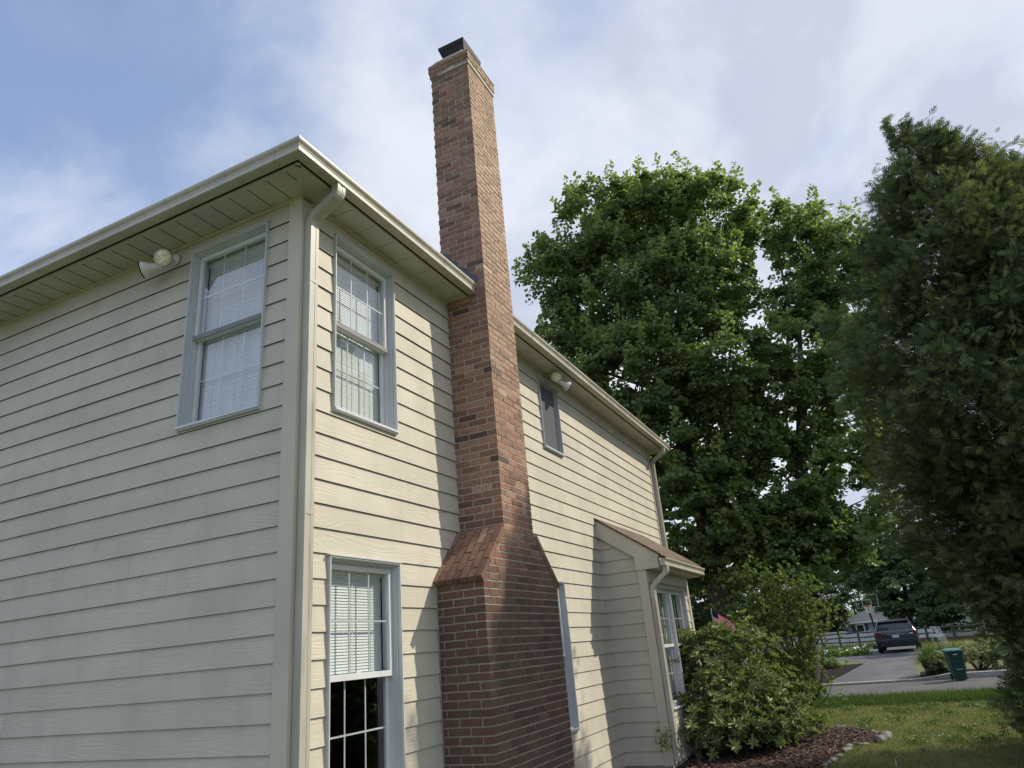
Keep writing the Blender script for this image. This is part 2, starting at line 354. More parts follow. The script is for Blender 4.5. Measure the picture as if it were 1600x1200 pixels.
# corner boards
def corner_board(name, x, y, sx, sy, z0, z1, w=.10, th=.026):
    mb = MB(); mb.box((x, y, z0), (x+sx*th, y-sy*w, z1)) ; mb.box((x, y, z0), (x-sx*w, y+sy*th, z1)); mb.box((x, y, z0), (x+sx*th, y+sy*th, z1))
    return mb
mb = MB(); mb.box((.004, 0, .07), (.026, .104, WZ-.0225)); mb.box((-.104, -.026, .07), (.026, -.001, WZ-.0225)); mb.build('corner_board', M['trim'], house, bevel=.002)
mb = MB(); mb.box((.004, LEN-.104, .07), (.026, LEN+.02, WZ-.0225)); mb.build('corner_board', M['trim'], house, bevel=.002)

# ---- eaves: soffit, fascia, gutter
GA, GB = .473, .40          # gutter outer face distance on rear (A) and side (B)
FA, FB = GA-.115, GB-.115   # fascia face
def soffit():
    mb = MB(); z = WZ
    mb.box((WEST-.3, -FA+.014, z), (-.02, -.001, z+.012)); mb.box((-.02, -FA+.014, z), (FB-.014, -.001, z+.012))
    mb.box((.001, 0, z), (FB-.014, LEN+FA, z+.0119)); mb.cm = 1; mb.box((WEST-.3, -FA, z+.020), (FB, -FA+.03, z+.024)); mb.box((FB-.03, -FA+.03, z+.020), (FB, LEN+FA, z+.024)); mb.cm = 0; mb.box((WEST-.3, LEN+.001, z), (0, LEN+FA, z+.012))  # dark strips paint the shade in the slot behind the gutter
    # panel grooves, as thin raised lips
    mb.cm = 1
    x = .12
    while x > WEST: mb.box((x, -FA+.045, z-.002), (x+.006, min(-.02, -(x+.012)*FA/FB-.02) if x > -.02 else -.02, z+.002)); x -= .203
    y = .35
    while y < LEN:
        if not (CH[0]-.05 < y < CH[1]+.02): mb.box((.02, y, z-.0012), (FB-.045, y+.0025, z+.002))
        y += .305
    mb.cm = 0; mb.box((WEST, -FA+.016, z-.006), (FB-.03, -FA+.034, z+.001)); mb.box((FB-.034, -FA+.034, z-.006), (FB-.016, CH[0]-.01, z+.001)); mb.box((FB-.034, CH[1]+.01, z-.006), (FB-.016, LEN+FA, z+.001))
    # mitre strip at the corner
    d = Vector((FB, -FA, 0)).normalized(); s = Vector((d.y, -d.x, 0))*.02
    a = Vector((.01, -.012, z-.006)); b = Vector((FB-.015, -FA+.015, z-.006))
    mb.add([a-s, b-s, b+s, a+s, a-s+Vector((0, 0, .01)), b-s+Vector((0, 0, .01)), b+s+Vector((0, 0, .01)), a+s+Vector((0, 0, .01))], [(0, 1, 2, 3), (0, 4, 5, 1), (2, 6, 7, 3), (1, 5, 6, 2), (3, 7, 4, 0)])
    mb.build('soffit', [M['soffit'], M['gapshade']], house)
    mb = MB()   # frieze strip at the wall head and fascia boards (with a cut where the chimney stands)
    mb.box((WEST, -.030, z-.022), (.03, -.001, z-.0005)); 
    for a, b in ((.1, CH[0]-.002), (CH[1]+.002, LEN)): mb.box((.001, a, z-.022), (.030, b, z-.0005))
    mb.box((WEST-.3, -FA-.02, z+.018), (FB+.02, -FA, z+.13))
    for a, b in ((-FA, CH[0]-.002), (CH[1]+.002, LEN+FA)): mb.box((FB, a, z+.018), (FB+.02, b, z+.13))
    mb.build('fascia', M['trim'], house)
soffit()
ZT = 5.373
KP = [(0, 0), (.070, 0), (.080, .006), (.080, .020), (.074, .030), (.072, .045), (.080, .066), (.094, .082), (.100, .094), (.100, .112), (.088, .117), (.088, .110), (.092, .106), (.092, .096), (.086, .086), (.0, .086)]
ZG0 = ZT-.117
def gutter_a(p, x): return (x, -(FA+.021+p[0]*.94), ZG0+p[1])
mb = MB()
xo = lambda p: FB+.021+p[0]*.94
# rear run and side run, mitred at the corner
n = len(KP); vs = [(WEST-.3, -(FA+.021+p[0]*.94), ZG0+p[1]) for p in KP] + [(xo(p), -(FA+.021+p[0]*.94), ZG0+p[1]) for p in KP] + [(xo(p), CH[0]-.012, ZG0+p[1]) for p in KP]
mb.add(vs, [(j*n+i, j*n+(i+1) % n, (j+1)*n+(i+1) % n, (j+1)*n+i) for j in (0, 1) for i in range(n)] + [tuple(range(2*n, 3*n))])
mb.build('gutter', M['gutter'], house)
mb = MB(); mb.prism(KP, CH[1]+.012, LEN+FA+.03, lambda p, t: (xo(p), t, ZG0+p[1])); mb.build('gutter', M['gutter'], house)
# hip roof
mb = MB(); rx, ry = FB+.055, -FA-.055; Yb = LEN+FA+.03; Xw = WEST-.3
zr = ZT+.006; pit = .5; half = (Yb-ry)/2; zt = zr+half*pit
def roofslab(vs, th=.02):
    k = len(vs); lo = [Vector(v)-Vector((0, 0, th)) for v in vs]; mb.add(list(vs)+lo, [tuple(range(k)), tuple(range(k, 2*k))[::-1]] + [(i, (i+1) % k, k+(i+1) % k, k+i) for i in range(k)])
r1 = (rx-half, ry+half, zt); r2 = (Xw+half, ry+half, zt)
roofslab([(Xw, ry, zr), (rx, ry, zr), r1, r2])
def pb(x, y): return (x, y, zr+(rx-x)*pit)
ca, cb = CH[0]-.005, CH[1]+.005; hx0, hx1 = rx-(ca-ry), rx-(cb-ry)
roofslab([pb(rx, ry), pb(rx, ca), pb(hx0, ca)]); roofslab([pb(-.045, ca), pb(-.045, cb), pb(hx1, cb), pb(hx0, ca)]); roofslab([pb(rx, cb), pb(rx, Yb), r1, pb(hx1, cb)])
roofslab([(rx, Yb, zr), (Xw, Yb, zr), r2, r1]); roofslab([(Xw, Yb, zr), (Xw, ry, zr), r2])
mb.build('roof', M['shingle'], house)

# ---- windows
def window(P0, u, n, w, h, blind='full', muntins=True, double=False, tilt=55, fm=None, screen=False, rail=False):
    """P0 lower-left (seen from outside, u to the right) on the wall plane; n outward."""
    P0 = Vector(P0); u = Vector(u); n = Vector(n); zv = Vector((0, 0, 1))
    def B(mb, a0, a1, z0, z1, o0, o1):
        vs = [P0+u*a+zv*z+n*o for z in (z0, z1) for a, o in ((a0, o0), (a1, o0), (a1, o1), (a0, o1))]
        mb.add(vs, [(0, 3, 2, 1), (4, 5, 6, 7), (0, 1, 5, 4), (1, 2, 6, 5), (2, 3, 7, 6), (3, 0, 4, 7)])
    def ring(mb, a0, a1, z0, z1, t, o0, o1, tb=None):
        tb = t if tb is None else tb
        B(mb, a0, a0+t, z0, z1, o0, o1); B(mb, a1-t, a1, z0, z1, o0, o1)
        B(mb, a0+t, a1-t, z0, z0+tb, o0, o1); B(mb, a0+t, a1-t, z1-t, z1, o0, o1)
    mb = MB()
    ring(mb, 0, w, 0, h, .011, .0, .040); ring(mb, .011, w-.011, .011, h-.011, .006, -.02, .034)
    ring(mb, .017, w-.017, .017, h-.017, .010, -.07, .008); ring(mb, .027, w-.027, .027, h-.027, .009, -.09, -.012)
    ring(mb, .036, w-.036, .036, h-.036, .012, -.12, -.030)
    B(mb, -.012, w+.012, h+.0005, h+.010, .0, .048)
    win = mb.build('window', fm or M['vinyl'], house, bevel=.0015)
    if screen: s = MB(); B(s, .037, w-.037, .037, h-.037, -.021, -.020); s.build('insect_screen', M['screen'], win)
    s = MB(); B(s, .002, w-.002, .0145, .034, .041, .052); s.build('sill', M['sash'], win)
    bays = [(.046, w-.046)] if not double else [(.046, w/2-.03), (w/2+.03, w-.046)]
    if double:
        s = MB(); B(s, w/2-.03, w/2+.03, .046, h-.046, -.12, .012); B(s, w/2-.012, w/2+.012, .064, h-.064, .012, .020); s.build('mullion', M['vinyl'], win)
    mid = h/2
    for a0, a1 in bays:
        for nm, z0, z1, o in (('upper_sash', mid-.02, h-.046, -.045), ('lower_sash', .046, mid+.02, -.085)):
            s = MB(); ring(s, a0, a1, z0, z1, .034, o-.014, o+.018, .042); sh_ = s.build(nm, M['sash'], win, bevel=.002)
            g = MB(); g.add([P0+u*a+zv*z+n*(o+.004) for a, z in ((a0+.03, z0+.03), (a1-.03, z0+.03), (a1-.03, z1-.03), (a0+.03, z1-.03))], [(0, 1, 2, 3)]); g.build('pane', M['glass'], win)
            if nm == 'upper_sash' and rail: q_ = MB(); B(q_, a0+.001, a1-.001, z0-.002, z0+.040, o+.0185, o+.030); q_.build('meeting_rail', M['railgrey'], win, bevel=.002)
            if muntins:
                s = MB(); ia, ib, ja, jb = a0+.034, a1-.034, z0+.042, z1-.034
                for f in ((1/3, 2/3) if not double else (.5,)): x = ia+(ib-ia)*f; B(s, x-.006, x+.006, ja, jb, o-.008, o-.001)
                zc = (ja+jb)/2; B(s, ia, ib, zc-.006, zc+.006, o-.0075, o-.0015); s.build('muntins', M['sash'], win)
        s = MB(); B(s, (a0+a1)/2-.03, (a0+a1)/2+.03, mid+.0205, mid+.032, -.086, -.052); s.build('sash_lock', M['lampwhite'], win)
        if blind in ('full', 'half'):
            s = MB(); zb = .10 if blind == 'full' else mid+.03; z = h-.11; o = -.128
            B(s, a0+.004, a1-.004, h-.10, h-.06, o-.02, o+.02)
            sl_ = .0127; ca, sa = math.cos(R(tilt)), math.sin(R(tilt))
            while z > zb:
                dv = n*ca*sl_ - zv*sa*sl_; c = P0+u*0+zv*(z+random.uniform(-.0008, .0008))+n*o
                q = [c+u*(a0+.01)-dv, c+u*(a1-.01)-dv, c+u*(a1-.01)+dv, c+u*(a0+.01)+dv]
                s.add(q, [(0, 1, 2, 3)]); z -= .0212
            B(s, a0+.008, a1-.008, z-.012, z+.004, o-.014, o+.014)
            bl = s.build('blind', M['blind'], win)
            s = MB()
            for f in (.18, .5, .82): x = a0+(a1-a0)*f; B(s, x-.004, x+.004, z, h-.11, o+.0145, o+.0155)
            s.build('ladder_tape', M['tape'], win)
        elif blind == 'curtain':
            s = MB(); o = -.16; k = 60; vs = []
            for i in range(k+1):
                a = a0+(a1-a0)*i/k; oo = o + .012*math.sin(i*1.1)+.006*math.sin(i*2.7+1); vs += [P0+u*a+n*oo+zv*.09, P0+u*a+n*oo+zv*(h-.09)]
            gap = range(24, 36) if not double else range(20, 30)
            s.add(vs, [(2*i, 2*i+2, 2*i+3, 2*i+1) for i in range(k) if i not in gap]); s.build('curtain', M['curtain'], win, smooth=True)
    return win
w = WIN['A']; window((w[0], 0, w[2]), (1, 0, 0), (0, -1, 0), w[1]-w[0], w[3]-w[2], 'full', tilt=74, rail=True)
w = WIN['Bu']; window((0, w[0], w[2]), (0, 1, 0), (1, 0, 0), w[1]-w[0], w[3]-w[2], 'full', tilt=74, rail=True)
w = WIN['Bl']; window((0, w[0], w[2]), (0, 1, 0), (1, 0, 0), w[1]-w[0], w[3]-w[2], 'half', tilt=70)
w = WIN['mid']; window((0, w[0], w[2]), (0, 1, 0), (1, 0, 0), w[1]-w[0], w[3]-w[2], 'full', tilt=55)
w = WIN['sm']; window((0, w[0], w[2]), (0, 1, 0), (1, 0, 0), w[1]-w[0], w[3]-w[2], 'full', False, tilt=60, fm=M['smgrey'], screen=True)
# rooms behind: one dark floor slab and partition so that daylight does not run through the house
mb = MB(); mb.box((WEST+.1, .2, 2.55), (-.17, LEN-.2, 2.75)); mb.box((-3.2, .2, .05), (-3.1, LEN-.2, 5.2)); mb.box((WEST+.1, .2, .02), (-.17, LEN-.2, .05)); mb.build('inner_floor', M['dark'], house)

# ---- downspouts
DP = [(-.047, -.033), (-.016, -.033), (-.012, -.030), (.012, -.030), (.016, -.033), (.047, -.033), (.047, .033), (.016, .033), (.012, .030), (-.012, .030), (-.016, .033), (-.047, .033)]
def downspout(path, up=(0, 1, 0), straps=()):
    mb = MB(); pts = []
    P = [Vector(p) for p in path]; pts.append(P[0])
    for i in range(1, len(P)-1):
        a = (P[i-1]-P[i]).normalized(); b = (P[i+1]-P[i]).normalized(); r = min(.085, (P[i-1]-P[i]).length*.45, (P[i+1]-P[i]).length*.45)
        for t in (0, .25, .5, .75, 1): pts.append(P[i]+a*r*(1-t)**2+b*r*t**2)
    pts.append(P[-1]); mb.sweep(pts, DP, up); o = mb.build('downspout', M['gutter'], house)
    for z in straps:
        x, y = path[-1][0], path[-1][1]; s = MB()
        s.box((.026, y-.07, z), (x+.031, y-.0415, z+.03)) if False else None
        s.box((x-.034, y-.0485, z), (x+.035, y+.0485, z+.03)); s.build('downspout_strap', M['gutter'], o)
downspout([(GB-.062, .055, ZG0+.01), (GB-.062, .055, ZG0-.085), (.064, .060, ZG0-.215), (.064, .060, .15)], (0, 1, 0), (2.62, 4.45))
downspout([(GB-.062, LEN-.02, ZG0+.01), (GB-.062, LEN-.02, ZG0-.09), (.064, LEN+.03, ZG0-.24), (.064, LEN+.03, .15)], (0, 1, 0), (3.4,))

# ---- chimney (real bricks on a mortar core)
BH, J = .0677, .0125
bm_ = MB()
def brickbox(x0, x1, y0, y1, z0, z1, slant=None):
    bm_.ct = float(np.clip(rng.normal(.50, .21), 0, 1))
    j = lambda: rng.uniform(-.0019, .0019)
    a = [Vector(v) for v in ((x0,y0,z0),(x1,y0,z0),(x1,y1,z0),(x0,y1,z0),(x0,y0,z1),(x1,y0,z1),(x1,y1,z1),(x0,y1,z1))]
    if slant:  # (dy0 top shift, dy1 top shift)
        for i in (4, 5): a[i].y += slant[0]
        for i in (6, 7): a[i].y += slant[1]
    a = [v+Vector((j(), j(), j())) for v in a]
    bm_.add(a, [(0,3,2,1),(4,5,6,7),(0,1,5,4),(1,2,6,5),(2,3,7,6),(3,0,4,7)])
def course(k, z, D, y0, y1, pr=0.0, s0=0, s1=0, XB=-.02):
    z0, z1 = z+J/2, z+BH-J/2; x1 = D+pr; y0 -= pr; y1 += pr; bw = .092
    jit = rng.uniform(-.001, .001); x1 += jit
    if k % 2 == 0: f0, f1 = y0, y1
    else: f0, f1 = y0+bw+J, y1-bw-J
    nb = max(2, round((f1-f0)/.2127)); L_ = (f1-f0+J)/nb
    for i in range(nb):
        a = f0+i*L_; b = a+L_-J
        brickbox(x1-bw, x1, a, b, z0, z1, (s0 if (i == 0 and k % 2 == 0) else 0, s1 if (i == nb-1 and k % 2 == 0) else 0))
    if XB < -.03:
        L2 = (y1-y0-2*bw-J)/2.5; yy = y0+bw+J
        while yy < y1-bw-J-.03: brickbox(XB, XB+bw, yy, min(yy+L2, y1-bw-J), z0, z1); yy += L2+J
    for (a, b, s) in ((y0, y0+bw, s0), (y1-bw, y1, s1)):
        xe = x1-bw-J if k % 2 == 0 else x1
        x = xe
        while x > XB:
            xa = x-.2032; xs = max(xa, XB)
            if x-xs > .02: brickbox(xs, x, a, b, z0, z1, (s, 0) if s and a == y0 else ((0, s) if s else None))
            x = xa-J
ZB = .0; zc = 2.22; k = 0; z = zc-BH*33
while z < zc-1e-6: course(k, z, CD, *CHL); z += BH; k += 1
zs1 = 2.69; g0 = (CH[0]-CHL[0])/(zs1-zc)
while z < zs1-1e-6:
    t = z-zc; a = CHL[0]+g0*t; b = CHL[1]-g0*t; a = min(a, CH[0]); b = max(b, CH[1])
    course(k, z, CD, a, b, 0, min(g0*BH, CH[0]-a), -min(g0*BH, b-CH[1])); z += BH; k += 1
ztop = 8.62-BH*3
while z < ztop-BH*.4: course(k, z, CD, *CH, XB=-.04 if z > 5.3 else -.02); z += BH; k += 1
for i, pr in enumerate((.012, .022, .022)): course(k, z, CD, *CH, pr, XB=-.04-pr); z += BH; k += 1
CT = z
core = MB(); q = .0045
core.prism([(CHL[0]+q, -.02), (CHL[1]-q, -.02), (CHL[1]-q, zc), (CH[1]-q, zs1), (CH[0]+q, zs1), (CHL[0]+q, zc)], -.02, CD-q, lambda p, t: (t, p[0], p[1]))
core.box((-.034, CH[0]+q, zs1+.0005), (CD-q, CH[1]-q, CT-.01))
core.box((-.045, CH[0]-.012, CT-BH*3+.004), (CD+.012, CH[1]+.012, CT-.006))
# sealant line where brick meets siding
for yy in (CHL[0]-.006, CHL[1]+.006): core.box((.004, yy-.005, .1), (.022, yy+.005, zc))
chim = core.build('chimney', M['mortar'], house)
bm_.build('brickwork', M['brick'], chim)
# sloped shoulders
sb = bm_ = MB()
for sgn in (0, 1):
    ya, yb = (CHL[0]-.028, CH[0]) if sgn == 0 else (CHL[1]+.028, CH[1])
    A = Vector((0, ya, zc-.012)); Bv = Vector((0, yb, zs1+.012)); d = (Bv-A).normalized(); nn = Vector((0, -d.z, d.y)) if sgn == 0 else Vector((0, d.z, -d.y))
    if nn.z < 0: nn = -nn
    L_ = (Bv-A).length; rows = 3; rl = L_/rows; x = -.005; col_ = 0
    while x < CD+.02:
        wd = .062
        off = 0 if col_ % 2 == 0 else -rl/2
        t = off
        while t < L_-.01:
            a, b = max(t, 0)+J/2, min(t+rl, L_)-J/2
            if b-a > .02:
                sb.ct = float(np.clip(rng.normal(.62, .2), 0, 1)); h = .055+rng.uniform(-.002, .002)
                vs = [A+d*s+nn*o+Vector((xx, 0, 0)) for o in (0, h) for s, xx in ((a, x), (b, x), (b, x+wd), (a, x+wd))]
                sb.add(vs, [(0,3,2,1),(4,5,6,7),(0,1,5,4),(1,2,6,5),(2,3,7,6),(3,0,4,7)])
            t += rl
        x += wd+J; col_ += 1
    sb.build('brick_shoulder', M['brick'], chim); sb = MB()
for sgn in (0, 1):
    mb = MB(); ya, yb = (CHL[0]-.018, CH[0]) if sgn == 0 else (CHL[1]+.018, CH[1])
    A = Vector((0, ya, zc-.006)); Bv = Vector((0, yb, zs1+.012)); d = (Bv-A).normalized(); nn = Vector((0, -d.z, d.y)) if sgn == 0 else Vector((0, -d.z, d.y))
    if nn.z < 0: nn = -nn
    L_ = (Bv-A).length
    vs = [A+d*s+nn*o+Vector((xx, 0, 0)) for o in (0, .045) for s, xx in ((0.004, 0), (L_, 0), (L_, CD+.005), (0.004, CD+.005))]
    mb.add(vs, [(0,3,2,1),(4,5,6,7),(0,1,5,4),(1,2,6,5),(2,3,7,6),(3,0,4,7)]); mb.build('shoulder_mortar', M['mortar'], chim)
mb = MB(); mb.prism([(-.03, CT-.008), (CD+.03, CT-.008), (CD-.08, CT+.022), (.06, CT+.022)], CH[0]-.02, CH[1]+.02, lambda p, t: (p[0], t, p[1])); mb.build('crown', M['mortar'], chim)
mb = MB(); mb.box((.14, CH[0]-.004, CT+.023), (.43, CH[1]-.26, CT+.045)); mb.build('flue_pan', M['zinc'], chim)
def hood(x0, x1, y0, y1, zb, zt, ins, th):
    b = [(x0+ins, y0+ins, zb), (x1-ins*.5, y0+ins, zb), (x1-ins*.5, y1-ins, zb), (x0+ins, y1-ins, zb)]; t = [(x0, y0, zt), (x1, y0, zt), (x1, y1, zt), (x0, y1, zt)]
    u = [(x, y, zt+th) for x, y, _ in t]; k = [(x0+.12, y0+.12, zt+th+.03), (x1-.12, y0+.12, zt+th+.03), (x1-.12, y1-.12, zt+th+.03), (x0+.12, y1-.12, zt+th+.03)]; v = b+t+u+k
    return v, [(0, 3, 2, 1)]+[(a*4+i, a*4+(i+1) % 4, a*4+4+(i+1) % 4, a*4+4+i) for a in range(3) for i in range(4)]+[(12, 13, 14, 15)]
mb = MB(); mb.add(*hood(.085, .455, CH[0]+.0, CH[0]+.475, CT+.0455, CT+.225, .055, .028)); mb.build('chimney_cap', M['capmetal'], chim, bevel=.003)
for yy, sg in ((CH[0], -1), (CH[1], 1)):
    mb = MB(); mb.prism([(.41, ZT+.012), (-.02, ZT+.18), (-.02, ZT+.52), (.08, ZT+.47), (.08, ZT+.40), (.18, ZT+.35), (.18, ZT+.29), (.29, ZT+.23), (.29, ZT+.19), (.41, ZT+.09)], yy+sg*.001, yy+sg*.006, lambda p, t: (p[0], t, p[1]))
    mb.build('flashing', M['flash'], chim)

# ---- flood lights
def floodlight(base, n, heads, up=Vector((0, 0, 1))):
    base = Vector(base); n = Vector(n).normalized(); mb = MB(); Mx = Matrix.Translation(base) @ n.to_track_quat('Z', 'Y').to_matrix().to_4x4()
    mb.lathe([(0.0, 0), (.058, 0), (.058, .012), (.045, .026), (.0, .03)], Mx, 24)
    hub = base+n*.03
    root = mb.build('floodlight', M['lampwhite'], house, smooth=True)
    for h0, d in heads:
        h0 = Vector(h0); d = Vector(d).normalized(); mb = MB(); mb.tube([hub, (hub+h0)/2+n*.012, h0], .012, 10)
        Mx = Matrix.Translation(h0) @ d.to_track_quat('Z', 'Y').to_matrix().to_4x4()
        Mx = Mx @ Matrix.Scale(1.27, 4); mb.lathe([(.0, -.012), (.022, -.010), (.026, .0), (.026, .045), (.030, .055), (.036, .075), (.052, .10), (.060, .122), (.061, .132), (.056, .133), (.055, .126), (0, .126)], Mx, 28)
        mb.build('lamp_head', M['lampwhite'], root, smooth=True)
        mb = MB(); mb.lathe([(.0, .127), (.054, .127), (.050, .131), (.03, .1355), (.0, .137)], Mx, 28); mb.build('lens', M['lens'], root, smooth=True)
        mb = MB(); mb.lathe([(.0555, .1265), (.0605, .1335), (.0625, .1335), (.0625, .1255)], Mx, 28); mb.build('gasket', M['black'], root, smooth=True)
floodlight((-1.43, -.022, 5.13), (0, -1, 0), [((-1.40, -.09, 5.08), (.42, -.80, -.34)), ((-1.49, -.11, 5.055), (-.80, -.50, -.24))])
floodlight((.12, 5.02, WZ), (0, 0, -1), [((.15, 4.99, WZ-.075), (.45, -.85, -.22)), ((.16, 5.10, WZ-.085), (.55, .70, -.42))])

# ---- bay (box-out with shed roof)
def bayside(u): return 3.39-.03-.70*u
mb_side = None
rk = .70
def bay():
    # side wall faces with slanted tops: build siding courses clipped by the rake
    for (yy, nn, nm) in ((BY0, -1, 'bay_side_wall'), (BY1, 1, 'bay_side_wall')):
        mb = MB()
        k = int((.08-E0)/EX)-1
        while E0+k*EX < 3.25:
            zb, zt = max(E0+k*EX, .08), E0+(k+1)*EX
            x1b = min(BX-.10, (3.30-zb)/rk) if zb > 2.5 else BX-.10; x1t = min(BX-.10, (3.30-zt)/rk) if zt > 2.5 else BX-.10
            if x1t < .02: x1t = .02
            if x1b > .03 and zt > zb:
                o = lambda z: .004+.0135*(E0+(k+1)*EX-z)/EX
                mb.add([(.004, yy+nn*o(zb), zb), (x1b, yy+nn*o(zb), zb), (x1t, yy+nn*o(zt), zt), (.004, yy+nn*o(zt), zt)], [(0, 1, 2, 3)])
                mb.cm = 1; mb.add([(.004, yy-nn*.01, zb), (x1b, yy-nn*.01, zb), (x1b, yy+nn*o(zb), zb), (.004, yy+nn*o(zb), zb)], [(0, 1, 2, 3)]); mb.cm = 0  # bay laps: shadow line and dirt painted on the undersides as well
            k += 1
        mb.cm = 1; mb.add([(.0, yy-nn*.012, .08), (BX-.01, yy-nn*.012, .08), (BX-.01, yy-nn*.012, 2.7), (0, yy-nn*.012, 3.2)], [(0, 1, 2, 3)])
        mb.build(nm, [M['siding'], M['gapshade']], house)
        mb = MB(); mb.box((BX-.10, yy+nn*.001, .07), (BX+.026, yy+nn*.026, BZ+.1)); mb.box((BX+.004, yy-nn*.0, .07), (BX+.026, yy-nn*.085, BZ-.001)); mb.build('corner_board', M['trim'], house, bevel=.002)
        # rake board
        mb = MB(); a, b = yy+nn*.027, yy+nn*.050
        mb.prism([(.004, 3.36), (.89, 3.36-rk*.886), (.89, BZ+.0), (.53, BZ+.0), (.53, 2.745), (.004, 3.11)], a, b, lambda p, t: (p[0], t, p[1])); mb.build('rake_board', M['trim'], house, bevel=.002)
    w0, w1, z0, z1 = 6.70, 8.47, .69, 2.35
    siding('bay_front_wall', (BX, 0, 0), (0, 1, 0), (1, 0, 0), BY0+.085, BY1-.085, .08, BZ, [(w0+.010, w1-.010, z0+.010, z1-.010)], 4)
    window((BX, w0, z0), (0, 1, 0), (1, 0, 0), w1-w0, z1-z0, 'curtain', True, True)
    mb = MB(); mb.box((BX-.05, BY0+.012, 0), (BX-.012, BY1-.012, .079)); mb.box((0.0, BY0+.012, 0), (BX-.0505, BY0+.05, .079)); mb.box((0.0, BY1-.05, 0), (BX-.0505, BY1-.012, .079)); mb.build('foundation', M['concrete'], house)
    # frieze, soffit, roof, gutter
    mb = MB(); mb.box((BX+.018, BY0+.086, BZ-.16), (BX+.034, BY1-.086, BZ-.001)); mb.build('frieze_board', M['trim'], house)
    mb = MB(); mb.box((BX-.01, BY0-.026, BZ+.0005), (.875, BY1+.026, BZ+.012)); mb.build('bay_soffit', M['soffit'], house)
    mb = MB(); mb.box((.875, BY0-.05, BZ-.004), (.892, BY1+.05, BZ+.15)); mb.build('fascia', M['trim'], house)
    mb = MB(); e = .93; a, b = BY0-.075, BY1+.075
    vs = [(.004, a, 3.395), (.004, b, 3.395), (e, b, 3.395-rk*e), (e, a, 3.395-rk*e)]; lo = [(x, y, z_-.024) for x, y, z_ in vs]
    mb.add(vs+lo, [(0, 1, 2, 3), (7, 6, 5, 4), (0, 4, 5, 1), (1, 5, 6, 2), (2, 6, 7, 3), (3, 7, 4, 0)]); mb.build('bay_roof', M['shingle'], house)
    mb = MB(); mb.prism(KP, BY0-.055, BY1+.10, lambda p, t: (.893+p[0]*1.0, t, BZ+.02+p[1])); mb.build('gutter', M['gutter'], house)
    downspout([(.95, BY0+.03, BZ+.03), (.95, BY0+.03, BZ-.06), (BX+.064, BY0+.045, BZ-.25), (BX+.064, BY0+.045, .12)], (0, 1, 0), (2.12,))
bay()

# ================================================================= GROUND
def grass_fn(nt, b):
    co = objco(nt); a = noise(nt, co, .35, 5); c = noise(nt, co, 9, 5, .7); d = noise(nt, co, 1.3, 4)
    g = mixc(nt, ramp(nt, c, .3, .7), (.085, .105, .045), (.17, .185, .085))
    g = mixc(nt, math_(nt, 'MULTIPLY', ramp(nt, d, .5, .72), .5), g, (.26, .22, .09)); LK(nt, mixc(nt, math_(nt, 'MULTIPLY', a, .25), g, (.05, .09, .02)), b.inputs['Base Color'])
    bump(nt, b, noise(nt, co, 60, 3), .6, .02)
M['grassg'] = mat('lawn', (.08, .13, .03), .9, .15, grass_fn)
def asph_fn(c0, c1):
    def fn(nt, b):
        co = objco(nt); f = noise(nt, co, .7, 5, .65); g = noise(nt, co, 150, 2); c = mixc(nt, ramp(nt, f, .35, .7), c0, c1)
        h = noise(nt, mapping(nt, co, (1, .25, 1)), 2.2, 4)
        c = mixc(nt, math_(nt, 'MULTIPLY', ramp(nt, h, .55, .7), .35), c, tuple(x*.55 for x in c0))
        LK(nt, mixc(nt, math_(nt, 'MULTIPLY', g, .4), c, tuple(x*.5 for x in c0)), b.inputs['Base Color']); bump(nt, b, g, .4, .004)
    return fn
M['road'] = mat('road asphalt', (.09, .085, .085), .85, .3, asph_fn((.085, .082, .085), (.12, .115, .115)))
M['drive'] = mat('driveway asphalt', (.13, .13, .14), .85, .3, asph_fn((.08, .08, .088), (.135, .135, .148)))
def mulch_fn(nt, b):
    co = objco(nt); v = N(nt, 'ShaderNodeTexVoronoi', i_Scale=45.0); LK(nt, co, v.inputs['Vector'])
    cr = N(nt, 'ShaderNodeSeparateColor'); LK(nt, v.outputs['Color'], cr.inputs[0])
    LK(nt, mixc(nt, cr.outputs[0], (.035, .02, .016), (.14, .085, .06)), b.inputs['Base Color']); bump(nt, b, v.outputs['Distance'], 1, .03)
M['mulch'] = mat('bark mulch', (.08, .05, .04), .95, .1, mulch_fn)
M['mulchdark'] = mat('dark bark mulch', (.03, .022, .018), .95, .1, vary((.014, .011, .010), .5, 30, .8))
def chip_fn(nt, b): LK(nt, mixc(nt, attr(nt), (.035, .022, .020), (.20, .135, .115)), b.inputs['Base Color'])
M['chip'] = mat('bark chips', (.1, .06, .04), .9, .2, chip_fn)

def gz(x, y):
    z = 0.0
    if y > 19.62: z = .05
    if y > 62: z = .05-1.3*min(1, (y-62)/10)**1.3
    return z
def kerb_y(x): return 19.5-.12*(x-2)
ys = [-300, -60, -10, 0, 5, 10, 15, 19.6, 19.64, 25, 35, 50, 62, 64, 66, 68, 70, 72, 76, 100, 200, 400]; xs = [-400, -100, -40, -15, 0, 5, 15, 40, 100, 400]
mb = MB(); vs = [(x, y, gz(x, y)) for y in ys for x in xs]; nx = len(xs)
mb.add(vs, [(j*nx+i, j*nx+i+1, (j+1)*nx+i+1, (j+1)*nx+i) for j in range(len(ys)-1) for i in range(nx-1)])
tag(mb.build('ground', M['grassg']), kind='structure')
mb = MB(); mb.add([(-60, 22.6, .056), (-60, 15.0, .006), (60, 15.3, .006), (60, 12.5, .006)], [])
mb = MB(); mb.add([(-60, 14.6, .006), (60, 15.9, .006), (60, kerb_y(60)+2, .006), (60, 12.4, .006)], [])
mb = MB(); X = [-60, -20, 0, 2, 4, 6, 12, 60]
